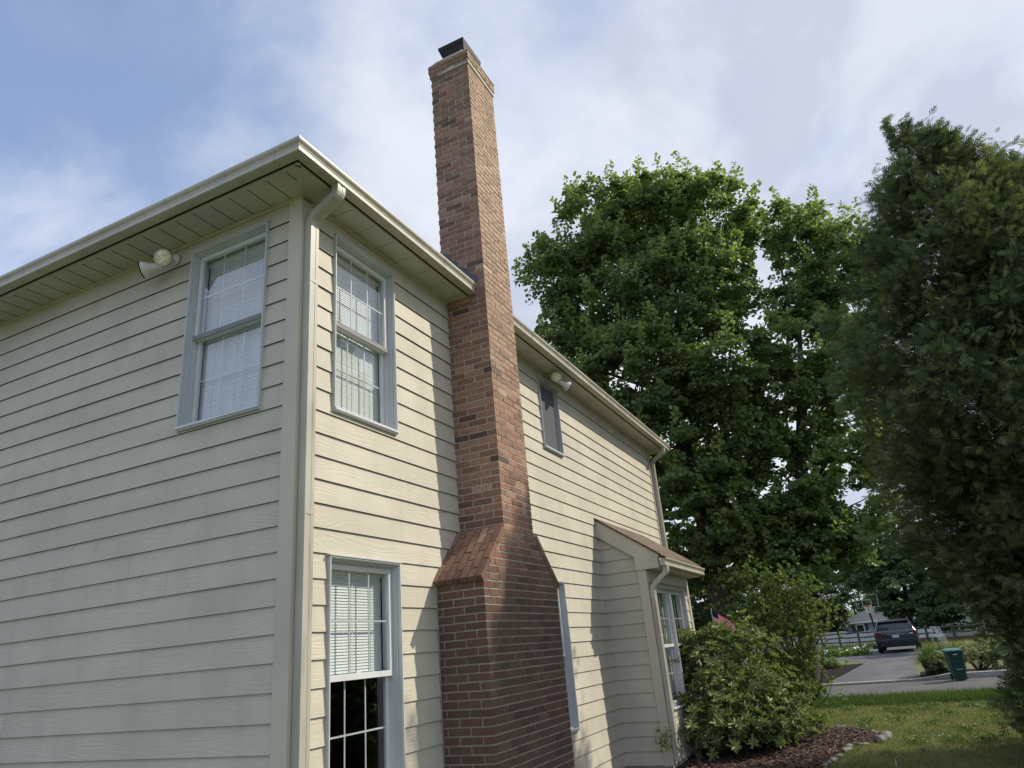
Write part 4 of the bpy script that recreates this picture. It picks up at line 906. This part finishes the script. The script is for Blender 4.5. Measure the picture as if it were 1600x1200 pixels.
for lab, b, lb in [
  ('far green tree left of the wide tree, seen under the maple branches', (1.5, 94, -1.2), [(-0.19, 94, 7.99, 2.21), (2.29, 94, 8.6, 2.2), (3.16, 95, 6.87, 2.35), (-2.17, 94, 7.45, 1.99), (-0.78, 94, 5.38, 1.96),(1.5,94,5.2,2.6)]),
  ('far green tree filling the view right of the white goal', (10.5, 56, 0), [(10,55,2.6,2.6),(12,56,4,3),(9,54,5,2.2),(14,57,3,3.4)]),
  ('tree beyond the right end of the split rail fence', (14, 40, 0), [(12.5,40,3,3),(15,42,4,3.6),(11,41,6,2.8),(17,42,6,4)])]:
    tree('background_tree', lab, b, lb, 4.5, .7, 90, .27, M['bgleaf'], .2, tmpl=T_LEAF)
# far wood closing the horizon
P = []; 
for i in range(1500):
    a = rng.uniform(-1.3, 1.0); r = rng.uniform(120, 150); P.append([3+math.sin(a)*r, math.cos(a)*r, rng.uniform(-1, 7)*(.7+.3*math.sin(a*17)+.2*math.sin(a*41))])
P = np.repeat(np.array(P), 30, 0)+rng.normal(size=(45000, 3))*np.array([2, 2, 1.0])
tag(leaves('far_wood', P, randdir(len(P)), randdir(len(P)), .9, .7, T_QUAD, M['bgleaf'], rng.random(len(P)), None), 'far wood closing the view along the horizon', 'woodland', kind='stuff')

# grass blades
def blades(name, label, pts, h, w_, mt, lean=.5, kind='stuff'):
    n = len(pts); D = np.column_stack([rng.normal(size=n)*lean, rng.normal(size=n)*lean, np.ones(n)]); Nn = np.column_stack([rng.normal(size=n), rng.normal(size=n), np.zeros(n)])
    hh = h*rng.uniform(.5, 1.3, n); o = leaves(name, pts, D, Nn, hh, w_, T_BLADE, mt, rng.beta(2, 2.2, n)+.28*np.sin(pts[:, 0]*2.1+np.sin(pts[:, 1]*1.3))*np.sin(pts[:, 1]*1.7+pts[:, 0]*.6)+.16*np.sin(pts[:, 0]*6.3+1)*np.sin(pts[:, 1]*4.9+pts[:, 0]*2), None); tag(o, label, 'grass', kind=kind); return o
n = 150000; px = rng.uniform(-.5, 6.5, n); py = 4.5+9.4*rng.random(n); keep = np.array([not inside(a, b, poly) for a, b in zip(px, py)]) & (px > .2)
pts = np.column_stack([px, py, np.zeros(n)])[keep]; blades('lawn_grass', 'short mown lawn grass with straw-coloured patches beside the mulch bed', pts, .055, .007, M['blade'], .7)
n = 42000; px = rng.uniform(-2, 7.5, n); py = rng.normal(14.1, .42, n); py = np.clip(py, 13.3+.12*np.sin(px*3), 14.93); blades('tall_grass', 'taller unmown grass strip along the near side of the road', np.column_stack([px, py, np.zeros(n)]), .17, .011, M['tallgrass'], .45)
n = 26000; px = rng.uniform(-6, 10, n); py = rng.uniform(33, 60, n); keep = ~((px > .4) & (px < 5.4) & (py < 47)); blades('far_grass', 'lawn grass across the road beyond the driveway', np.column_stack([px, py, np.full(n, .05)])[keep], .13, .03, M['blade'], .6)

n = 260; px = rng.uniform(1.2, 5.5, n); py = rng.uniform(6.0, 13.4, n); keep = np.array([not inside(a, b, poly) for a, b in zip(px, py)])
tag(leaves('leaf_litter', np.column_stack([px, py, np.full(n, .05)])[keep], (randdir(n)*np.array([1, 1, .15]))[keep], unit(randdir(n)*.4+np.array([0, 0, 1]))[keep], .05, .035, T_LEAF, M['chip'], rng.uniform(.5, 1, keep.sum()), None), 'dry fallen leaves scattered over the lawn', 'leaf litter', kind='stuff')
n = 5000; px = rng.normal(0, 1, n); ci = rng.integers(0, 26, n); cxs = rng.uniform(1.5, 5.5, 26); cys = rng.uniform(8, 13.2, 26); px = cxs[ci]+rng.normal(0, .10, n); py = cys[ci]+rng.normal(0, .13, n); keep = np.array([not inside(a, b, poly) for a, b in zip(px, py)])
tag(leaves('lawn_weeds', np.column_stack([px, py, rng.uniform(.03, .075, n)])[keep], (randdir(n)*np.array([1, 1, .4]))[keep], unit(randdir(n)*.5+np.array([0, 0, 1]))[keep], .035, .022, T_LEAF, M['lime'], rng.uniform(0, .7, keep.sum()), None), 'patches of broad-leaved weeds and clover in the lawn', 'weeds', kind='stuff')
# ornamental grass, variegated shrubs, perennials by the far kerb
def tussock(x, y, z, n, h, label, name='ornamental_grass'):
    root = thing(name, label, 'plant', (x, y, z)); k = 5; P, D, Nn, L = [], [], [], []
    mb = MB(); mb.lathe([(0, -.02), (.09, -.01), (.05, .06), (0, .08)], Matrix.Identity(4), 10); mb.build('clump_base', M['tallgrass'], root)
    for i in range(n):
        a = rng.uniform(0, 6.28); out = np.array([math.cos(a), math.sin(a), 0]); hh = h*rng.uniform(.6, 1.1); sp = rng.uniform(.15, .75); p0 = out*rng.uniform(0, .13)
        prev = p0
        for j in range(1, k+1):
            t = j/k; q = p0+out*sp*hh*t**1.6+np.array([0, 0, hh*(1.15*t-.62*t**3*sp*1.5)]); P.append(prev); D.append(q-prev); Nn.append(out*.5+np.array([0, 0, 1])); L.append(np.linalg.norm(q-prev)*1.2); prev = q
    P = np.array(P); leaves('blades', P, np.array(D), unit(np.array(Nn)), np.array(L), .014, T_QUAD, M['tallgrass'], rng.uniform(.1, 1, len(P)), root)
tussock(4.45, 20.4, .06, 620, .85, 'fountain grass mound at the corner of the driveway and kerb')
tussock(4.75, 21.2, .06, 520, .85, 'fountain grass mound behind the one at the driveway corner')
tussock(5.3, 21.9, .06, 420, .75, 'fountain grass mound farthest from the kerb, behind the green bin')
bush('variegated_shrub', 'pale variegated shrub left of the green bin', (4.75, 20.1, .06), [(4.75, 20.1, .36, .30), (4.6, 20.15, .25, .2)], 260, 7, .07, .5, M['varieg'], loose=0)
bush('variegated_shrub', 'pale variegated shrub right of the green bin', (5.65, 20.6, .06), [(5.6, 20.5, .45, .36), (5.95, 20.7, .4, .36)], 300, 7, .07, .5, M['varieg'], loose=0)
bush('low_shrub', 'low green shrub in the dark mulch left of the driveway', (1.0, 22.5, .06), [(1.0, 22.5, .2, .35), (.6, 22.9, .25, .4)], 260, 7, .09, .3, M['crape'])
bush('low_shrub', 'small yellow-green plants at the top of the dark mulch bed', (1.5, 27.6, .06), [(1.5, 27.6, .12, .3), (1.0, 27.8, .15, .35)], 150, 7, .1, .3, M['lime'])
root = thing('flowering_plant', 'row of white flowering plants at the edge of the far lawn', 'plant', (1.2, 38.3, .05))
n = 700; P = np.column_stack([rng.uniform(-2.4, 1.6, n), rng.normal(0, .35, n), np.abs(rng.normal(.0, .16, n))]); leaves('foliage', P, randdir(n)+np.array([0, 0, .6]), randdir(n), .22, .08, T_LEAF, M['lime'], rng.random(n), root)
n = 60; P = np.column_stack([rng.uniform(-2.4, 1.6, n), rng.normal(0, .3, n), rng.uniform(.2, .48, n)]); leaves('flowers', P, randdir(n), randdir(n), .13, .11, T_LEAF, M['petal'], rng.random(n), root)
o = bush('roadside_plant', 'leafy plants spilling over the far kerb behind the tall shrub', (.6, 20.1, .06), [(.6, 20.1, .25, .35), (0, 20.2, .3, .4), (1.2, 20.0, .08, .2)], 300, 7, .10, .35, M['lime'])

# ================================================================= DISTANT OBJECTS
# --- SUV seen from behind
M['carpaint'] = mat('dark blue grey car paint', (.010, .013, .02), .25, .5, vary((.018, .024, .034), .15, 2)); M['carpaint'].node_tree.nodes['Principled BSDF'].inputs['Coat Weight'].default_value = .3
M['carglass'] = mat('tinted car glass', (.010, .011, .016), .12, .35)
M['chrome'] = mat('bright metal strip', (.6, .62, .65), .2, .5, metal=.9)
M['tail'] = mat('red tail lamp', (.11, .010, .014), .25, .5); M['reverse'] = mat('clear lamp', (.75, .75, .78), .15, .6)
M['plate'] = mat('number plate', (.62, .68, .72), .4, .4, vary((.62, .68, .72), .12, 60)); M['platetxt'] = mat('dark blue plate marks', (.05, .08, .2), .5, .3)
M['rim'] = mat('alloy rim', (.4, .41, .42), .3, .5, metal=.8); M['blackp'] = mat('black plastic', (.025, .025, .027), .55, .3)
def suv(loc, rz):
    root = thing('parked_car', 'dark SUV parked on the driveway with its rear towards the road', 'car', loc, rz); root.scale = (1, 1, .88)
    ST = [(0.00, .88, .46, .72, .98, .86, 1.02, .80, 1.04), (.05, .95, .38, .75, 1.02, .93, 1.08, .84, 1.10), (.12, .97, .34, .78, 1.04, .955, 1.13, .83, 1.20), (.30, .985, .30, .8, 1.06, .965, 1.15, .76, 1.50), (.46, .99, .30, .8, 1.06, .97, 1.16, .70, 1.70), (.75, .995, .30, .8, 1.06, .97, 1.16, .695, 1.755),
          (1.6, .995, .30, .8, 1.05, .97, 1.14, .70, 1.78), (2.6, .995, .30, .8, 1.03, .965, 1.11, .69, 1.75), (3.0, .99, .30, .8, 1.02, .96, 1.09, .70, 1.62), (3.55, .985, .30, .8, 1.0, .95, 1.06, .80, 1.14), (4.3, .97, .32, .78, .96, .93, 1.02, .75, 1.08), (4.8, .92, .36, .72, .86, .86, .93, .70, .98), (5.0, .80, .42, .66, .78, .74, .82, .6, .85)]
    mb = MB(); vs = []; 
    for (y, w, zb, zm, zw, wb, zbelt, wr_, zr_) in ST:
        half = [(w*.80, zb), (w*.97, zb+.10), (w, zm), (w*.995, zw), (wb, zbelt), (wr_+.05, zr_-.09 if zr_ > 1.3 else zbelt+.01), (wr_, zr_-.02), (wr_*.6, zr_+.005), (0, zr_+.012)]
        full = [(x, z) for x, z in half]+[(-x, z) for x, z in half[-2::-1]]; vs += [(x, y, z) for x, z in full]
    k = 17; mb.add(vs, [(j*k+i, (j+1)*k+i, (j+1)*k+i+1, j*k+i+1) for j in range(len(ST)-1) for i in range(k-1)]+[(j*k+k-1, (j+1)*k+k-1, (j+1)*k, j*k) for j in range(len(ST)-1)]+[tuple(range(k)), tuple(range((len(ST)-1)*k, len(ST)*k))[::-1]])
    body = mb.build('body', M['carpaint'], root, smooth=True)
    body.modifiers.new('e', 'EDGE_SPLIT').split_angle = R(38)
    mb = MB()   # rear window, slightly proud, follows the tailgate slope
    mb.add([(-.74, .145, 1.19), (.74, .145, 1.19), (.80, .125, 1.22), (.70, .405, 1.62), (.62, .425, 1.645), (-.62, .425, 1.645), (-.70, .405, 1.62), (-.80, .125, 1.22)], [(0, 1, 2, 3, 4, 5, 6, 7)])
    gl = mb.build('rear_window', M['carglass'], root); sm = gl.modifiers.new('s', 'SOLIDIFY'); sm.thickness = .02; sm.offset = 0
    for s in (-1, 1):
        mb = MB(); mb.prism([(.42, 1.2), (1.1, 1.19), (1.1, 1.60), (.62, 1.63)], .0, .012, lambda p, t: (s*(.985-(p[1]-1.15)*.44+t*1.0), p[0], p[1])); mb.prism([(1.16, 1.18), (2.1, 1.16), (2.1, 1.62), (1.16, 1.61)], 0, .012, lambda p, t: (s*(.985-(p[1]-1.15)*.44+t), p[0], p[1])); mb.prism([(2.16, 1.16), (3.2, 1.14), (2.75, 1.6), (2.16, 1.62)], 0, .012, lambda p, t: (s*(.985-(p[1]-1.15)*.44+t), p[0], p[1])); mb.build('side_window', M['carglass'], root)
        mb = MB(); mb.box((s*.62, -.005, .88), (s*.955, .10, 1.12)); t_ = mb.build('tail_light', M['tail'], root, bevel=.03)
        mb = MB(); mb.box((s*.64, -.012, .955), (s*.80, .0, 1.01)); mb.build('reverse_lamp', M['reverse'] if s > 0 else M['tail'], t_)
        mb = MB(); mb.box((s*.70, -.035, .60), (s*.84, .02, .66)); mb.build('reflector', M['reverse'] if s > 0 else M['tail'], root, bevel=.01)
        mb = MB(); mb.tube([(s*.66, .55, 1.80), (s*.67, .8, 1.83), (s*.67, 2.4, 1.82), (s*.66, 2.65, 1.77)], .018, 6); mb.build('roof_rail', M['chrome'], root)
        mb = MB(); mb.box((s*.97, 3.05, 1.08), (s*1.12, 3.16, 1.22)); mb.build('mirror', M['carpaint'], root, bevel=.03)
        for y in (.98, 3.92):
            mb = MB(); Mx = Matrix.Translation((s*.745, y, .375)) @ Matrix.Rotation(R(90)*s, 4, 'Y'); mb.lathe([(0, 0), (.30, 0), (.365, .02), (.378, .06), (.378, .20), (.362, .235), (.26, .245), (.25, .225), (.0, .22)], Mx, 28); wh = mb.build('wheel', M['black'], root, smooth=True)
            mb = MB(); mb.lathe([(0, .222), (.24, .226), (.245, .240), (.20, .238), (.08, .232), (0, .236)], Mx, 20); mb.build('rim', M['rim'], wh)
    mb = MB(); mb.box((-.86, -.06, .50), (.86, .06, .74)); mb.build('bumper', M['carpaint'], root, bevel=.04)
    mb = MB(); mb.box((-.78, -.055, .36), (.78, .03, .499)); mb.box((-.55, -.075, .44), (.55, -.0555, .49)); mb.build('bumper_skirt', M['blackp'], root, bevel=.02)
    mb = MB(); mb.box((-.70, .30, 1.655), (.70, .52, 1.70)); mb.build('roof_spoiler', M['carpaint'], root, bevel=.012)
    mb = MB(); mb.box((-.80, .085, 1.135), (.80, .13, 1.165)); mb.box((-.38, -.008, .975), (.38, .0, 1.0)); mb.build('trim_strip', M['chrome'], root, bevel=.006)
    mb = MB(); mb.box((-.155, -.028, .80), (.155, -.012, .945)); pl_ = mb.build('number_plate', M['plate'], root, bevel=.004)
    mb = MB(); 
    for i, x in enumerate((-.105, -.065, -.025, .03, .07, .11)): mb.box((x-.013, -.030, .845), (x+.013, -.0285, .895))
    mb.build('plate_marks', M['platetxt'], pl_)
suv((4.06, 38.3, .056), R(-3))

# --- wheelie bin
M['binbody'] = mat('dark green bin plastic', (.008, .055, .045), .45, .4, vary((.008, .055, .045), .2, 5)); M['binlid'] = mat('blue green bin lid', (.03, .13, .13), .4, .45)
root = thing('wheelie_bin', 'tall green wheelie bin standing at the kerb', 'bin', (5.0, 18.95, .006), R(8)); root.scale = (.56, .60, .69)
mb = MB(); b0, b1 = (.24, .27), (.31, .37)
vs = [(-.24, -.25, .03), (.24, -.25, .03), (.24, .25, .03), (-.24, .25, .03), (-.31, -.37, .98), (.31, -.37, .98), (.31, .36, .98), (-.31, .36, .98), (-.33, -.39, .985), (.33, -.39, .985), (.33, .38, .985), (-.33, .38, .985), (-.33, -.39, 1.02), (.33, -.39, 1.02), (.33, .38, 1.02), (-.33, .38, 1.02)]
mb.add(vs, [(0,3,2,1),(0,1,5,4),(1,2,6,5),(2,3,7,6),(3,0,4,7),(4,5,9,8),(5,6,10,9),(6,7,11,10),(7,4,8,11),(8,9,13,12),(9,10,14,13),(10,11,15,14),(11,8,12,15),(12,13,14,15)])
for zq in (.62, .80): mb.box((-.25, -.25-.12*zq-.026, zq), (.25, -.25-.12*zq+.02, zq+.035))
mb.build('bin_body', M['binbody'], root, bevel=.012)
mb = MB(); mb.add([(-.345, -.42, 1.022), (.345, -.42, 1.022), (.345, .38, 1.022), (-.345, .38, 1.022), (-.345, -.42, 1.055), (.345, -.42, 1.055), (.34, .38, 1.09), (-.34, .38, 1.09), (-.27, -.3, 1.10), (.27, -.3, 1.10), (.27, .28, 1.125), (-.27, .28, 1.125)], [(0,3,2,1),(0,1,5,4),(1,2,6,5),(2,3,7,6),(3,0,4,7),(4,5,9,8),(5,6,10,9),(6,7,11,10),(7,4,8,11),(8,9,10,11)]); mb.build('lid', M['binlid'], root, bevel=.012)
for s in (-1, 1):
    mb = MB(); mb.lathe([(0, 0), (.12, 0), (.125, .03), (.12, .05), (0, .05)], Matrix.Translation((s*.24, .30, .125)) @ Matrix.Rotation(R(90)*s, 4, 'Y'), 20); mb.build('wheel', M['black'], root, smooth=True)
mb = MB(); mb.tube([(-.26, .40, 1.0), (-.24, .44, 1.0), (.24, .44, 1.0), (.26, .40, 1.0)], .013, 8); mb.build('handle', M['binbody'], root)
mb = MB(); mb.box((-.10, -.378, .905), (.08, -.369, .93)); mb.build('sticker', M['plate'], root); mb = MB(); mb.tube([(-.13, -.33, .40), (-.12, -.36, .40), (.12, -.36, .40), (.13, -.33, .40)], .010, 6); mb.build('lift_bar', M['rim'], root)

# --- basketball hoop
M['pole'] = mat('black steel pole', (.02, .02, .022), .4, .4); M['acryl'] = glass_mat('clear backboard', (.86, .90, .88), 1.0); M['orange'] = mat('orange rim', (.45, .06, .02), .5, .4); M['net'] = mat('white net', (.7, .7, .68), .8, .2); M['white'] = mat('white tube', (.55, .56, .57), .5, .4)
root = thing('basketball_hoop', 'basketball hoop with clear backboard above the parked car', 'basketball hoop', (3.2, 46.6, .05))
mb = MB(); mb.tube([(0, 0, .1), (-.04, 0, 1.3), (-.10, -.05, 2.1)], .055, 8); mb.tube([(-.10, -.05, 2.1), (-.12, -.5, 2.62)], .03, 6); mb.tube([(-.08, .25, 1.8), (-.14, -.5, 2.35)], .025, 6); mb.build('pole', M['pole'], root)
mb = MB(); mb.box((-.4, -.1, 0), (.4, .8, .22)); mb.build('base', M['blackp'], root, bevel=.05)
bb = MB(); bx0, bx1, bz0, bz1 = -.72, .52, 2.36, 3.10
bb.box((bx0+.02, -.565, bz0+.02), (bx1-.02, -.56, bz1-.02)); bb.build('backboard', M['acryl'], root)
mb = MB()
for a, b, c, d in ((bx0, bx1, bz0, bz0+.022), (bx0, bx1, bz1-.022, bz1), (bx0, bx0+.022, bz0, bz1), (bx1-.022, bx1, bz0, bz1)): mb.box((a, -.58, c), (b, -.545, d))
cx_ = -.12
for a, b, c, d in ((cx_-.26, cx_+.26, 2.80, 2.83), (cx_-.26, cx_+.26, 2.47, 2.50), (cx_-.26, cx_-.23, 2.47, 2.83), (cx_+.23, cx_+.26, 2.47, 2.83)): mb.box((a, -.575, c), (b, -.568, d))
mb.build('backboard_frame', M['white'], root)
mb = MB(); mb.tube([(cx_+.225*math.cos(t), -.85+.225*math.sin(t), 2.46) for t in np.linspace(0, 6.28, 24)], .012, 6); mb.box((cx_-.07, -.63, 2.40), (cx_+.07, -.575, 2.50)); mb.build('rim', M['orange'], root)
mb = MB()
for i in range(12):
    a, b = i*math.pi/6, (i+1)*math.pi/6
    for q in (a+.35, a-.35): mb.tube([(cx_+.22*math.cos(a), -.85+.22*math.sin(a), 2.45), (cx_+.15*math.cos(q), -.85+.15*math.sin(q), 2.22), (cx_+.11*math.cos(a), -.85+.11*math.sin(a), 2.05)], .010, 4)
mb.build('net', M['net'], root)

# --- small goal
root = thing('soccer_goal', 'small white goal frame with net in front of the split rail fence', 'goal', (6.35, 45.6, .05), R(8)); root.scale = (.8, .8, .85)
mb = MB()
for y in (-.9, .9): mb.tube([(-.28, y, 0), (-.20, y, 1.15), (-.02, y, 1.12), (.34, y, .02), (-.28, y, .02)], .03, 6)
mb.tube([(-.20, -.9, 1.15), (-.20, .9, 1.15)], .03, 6); mb.tube([(.34, -.9, .02), (.34, .9, .02)], .03, 6); mb.build('goal_frame', M['white'], root)
mb = MB()
for i in range(1, 6):
    z = 1.12-i*.19; x = -.02+.36*(1-z/1.12)
    mb.tube([(-.24, -.9, z), (x, -.9, z)], .008, 4, False); mb.tube([(x, -.9, z), (x, .9, z)], .008, 4, False)
for j in range(5): y = -.9+j*.45; mb.tube([(-.02, y, 1.12), (.34, y, .02)], .008, 4, False)
mb.build('net', M['net'], root)

# --- split rail fence
M['rail'] = mat('weathered fence wood', (.10, .075, .06), .9, .15, vary((.11, .085, .07), .35, 6, .4))
root = thing('split_rail_fence', 'brown weathered split rail fence behind the far lawn', 'fence', (-2.2, 61, 0)); dirv = Vector((9.6, -12.2, 0)); sp = 7
A0 = Vector((0, 0, 0)); posts = []
for i in range(sp+3):
    p = A0+dirv*(i/sp); mb = MB(); h = 1.12+rng.uniform(-.03, .05); mb.box((p.x-.07, p.y-.07, -.05), (p.x+.07, p.y+.07, h)); mb.build('post', M['rail'], root, bevel=.015); posts.append(p)
for a, b in zip(posts[:-1], posts[1:]):
    for z in (.32, .63, .94):
        mb = MB(); mb.tube([a+Vector((0, 0, z+rng.uniform(-.03, .03))), (a+b)/2+Vector((0, 0, z-.02)), b+Vector((0, 0, z+rng.uniform(-.03, .03)))], [.045, .06, .045], 6); mb.build('rail', M['rail'], root)
# --- white vinyl fence
M['wfence'] = mat('white vinyl fence', (.56, .59, .64), .5, .3, vary((.56, .59, .64), .06, 2))
root = thing('white_fence', 'white vinyl privacy fence behind the split rail fence', 'fence', (-7, 72.3, -1.2))
for i in range(8):
    x = i*1.9; top = 2.12 if i < 4 else 1.95
    mb = MB(); 
    for j in range(11): mb.box((x+.08+j*.16, -.02, .05), (x+.08+j*.16+.152, .02, top))
    mb.box((x+.06, -.035, top), (x+1.86, .035, top+.06)); mb.box((x+.06, -.03, .02), (x+1.86, .03, .12)); mb.build('panel', M['wfence'], root)
    mb = MB(); mb.box((x-.06, -.06, 0), (x+.058, .06, top+.16)); mb.build('post', M['wfence'], root)
# --- distant houses
M['blsiding'] = mat('blue grey siding', (.20, .24, .31), .7, .2, vary((.20, .24, .31), .1, 4, 0, 60, (1, 1, 12))); M['whsiding'] = mat('pale siding', (.6, .63, .64), .7, .2); M['grsiding'] = mat('pale grey green siding', (.42, .48, .42), .7, .2); M['shutter'] = mat('dark shutter', (.03, .035, .05), .5, .3)
def far_house(label, loc, w, d, h, rh, mw, wins):
    root = thing('far_house', label, 'house', loc); mb = MB(); mb.box((0, 0, 0), (w, d, h)); mb.build('wall', mw, root)
    mb = MB(); o = .35; a, b, c, e = (-o, -o, h), (w+o, -o, h), (w+o, d+o, h), (-o, d+o, h); r1 = (d*.42, d/2, h+rh); r2 = (w-d*.42, d/2, h+rh)
    mb.add([a, b, c, e, r1, r2, (-o, -o, h-.15), (w+o, -o, h-.15), (w+o, d+o, h-.15), (-o, d+o, h-.15)], [(0, 1, 5, 4), (1, 2, 5), (2, 3, 4, 5), (3, 0, 4), (6, 9, 8, 7)]); mb.build('roof', M['shingle_grey'], root)
    mb = MB(); mb.box((-o-.03, -o-.03, h-.16), (w+o+.03, -o, h+.03)); mb.box((-o-.03, -o, h-.16), (-o, d+o, h+.03)); mb.box((-.01, -.03, 0), (.22, 0, h-.16)); mb.build('eave_trim', M['white'], root)
    for x, z, ww, hh in wins:
        mb = MB(); mb.box((x, -.06, z), (x+ww, 0, z+hh)); f = mb.build('window', M['white'], root)
        mb = MB(); mb.box((x+.1, -.07, z+.1), (x+ww-.1, -.061, z+hh/2-.03)); mb.box((x+.1, -.07, z+hh/2+.03), (x+ww-.1, -.061, z+hh-.1)); mb.build('pane', M['carglass'], f)
        for xs_ in (x-.38, x+ww+.02): mb = MB(); mb.box((xs_, -.05, z), (xs_+.36, -.001, z+hh)); mb.build('shutter', M['shutter'], root)
far_house('blue grey house with hip roof behind the white fence', (-.1, 82, -1.25), 9, 7, 2.95, 1.25, M['blsiding'], [(1.3, 1.1, .85, 1.6), (4.0, 1.1, .85, 1.6)])
far_house('white two-storey house glimpsed through the tall shrub', (-11, 90, -1.25), 8, 8, 5.2, 2, M['whsiding'], [(1.3, 3.3, .9, 1.5), (4.5, 3.3, .9, 1.5), (1.3, .8, .9, 1.5), (4.5, .8, .9, 1.5)])
root = thing('garden_shed', 'pale green shed with gable roof far behind the goal', 'shed', (8.0, 66, -.3)); mb = MB(); mb.prism([(0, 0), (3, 0), (3, 2.4), (1.5, 3.4), (0, 2.4)], 0, 3, lambda p, t: (p[0], t, p[1])); mb.build('wall', M['grsiding'], root)
mb = MB(); mb.prism([(-.2, 2.27), (1.5, 3.405), (3.2, 2.27), (3.2, 2.37), (1.5, 3.52), (-.2, 2.37)], -.2, 3.2, lambda p, t: (p[0], t, p[1])); mb.build('roof', M['shingle_grey'], root); mb = MB(); mb.box((1, -.04, 0), (2, -.001, 2)); mb.build('door', M['white'], root)

# --- flag on a short staff
def flag_fn(nt, b):
    uv = N(nt, 'ShaderNodeAttribute', attribute_name='tint')
    LK(nt, mixc(nt, math_(nt, 'GREATER_THAN', uv.outputs['Fac'], .5), (.55, .03, .04), (.75, .74, .72)), b.inputs['Base Color'])
M['flag'] = mat('striped flag cloth', (.5, .1, .1), .8, .2, flag_fn); M['canton'] = mat('navy cloth', (.012, .02, .06), .8, .2)
root = thing('flag', 'small red and white striped flag hanging above the rhododendron', 'flag', (.575, 11.0, 0)); mb = MB(); mb.tube([(0, 0, 0), (0, 0, 2.10)], .008, 8); mb.build('staff', M['white'], root)
mb = MB(); nu = 14; Lf, Hf = .46, .22
def fp(s, t): return (s*Lf*.95*math.cos(.42)+.0, .03*math.sin(s*9+t*1.5), 2.08-t*Hf-s*Lf*.62)
for j in range(13):
    mb.ct = float(j % 2)
    for i in range(nu):
        if i < 4 and j < 7: mb.cm = 1
        else: mb.cm = 0
        mb.add([fp(i/nu, j/13), fp((i+1)/nu, j/13), fp((i+1)/nu, (j+1)/13), fp(i/nu, (j+1)/13)], [(0, 1, 2, 3)])
o = mb.build('cloth', [M['flag'], M['canton']], root); sm = o.modifiers.new('s', 'SOLIDIFY'); sm.thickness = .003
mb = MB(); mb.tube([(0, 0, 0), (.002, 0, .085)], [.007, .004], 6); o = mb.build('marker_stake', M['white']); o.location = (3.26, 6.5, 0); tag(o, 'short white marker stake in the shaded lawn', 'stake')
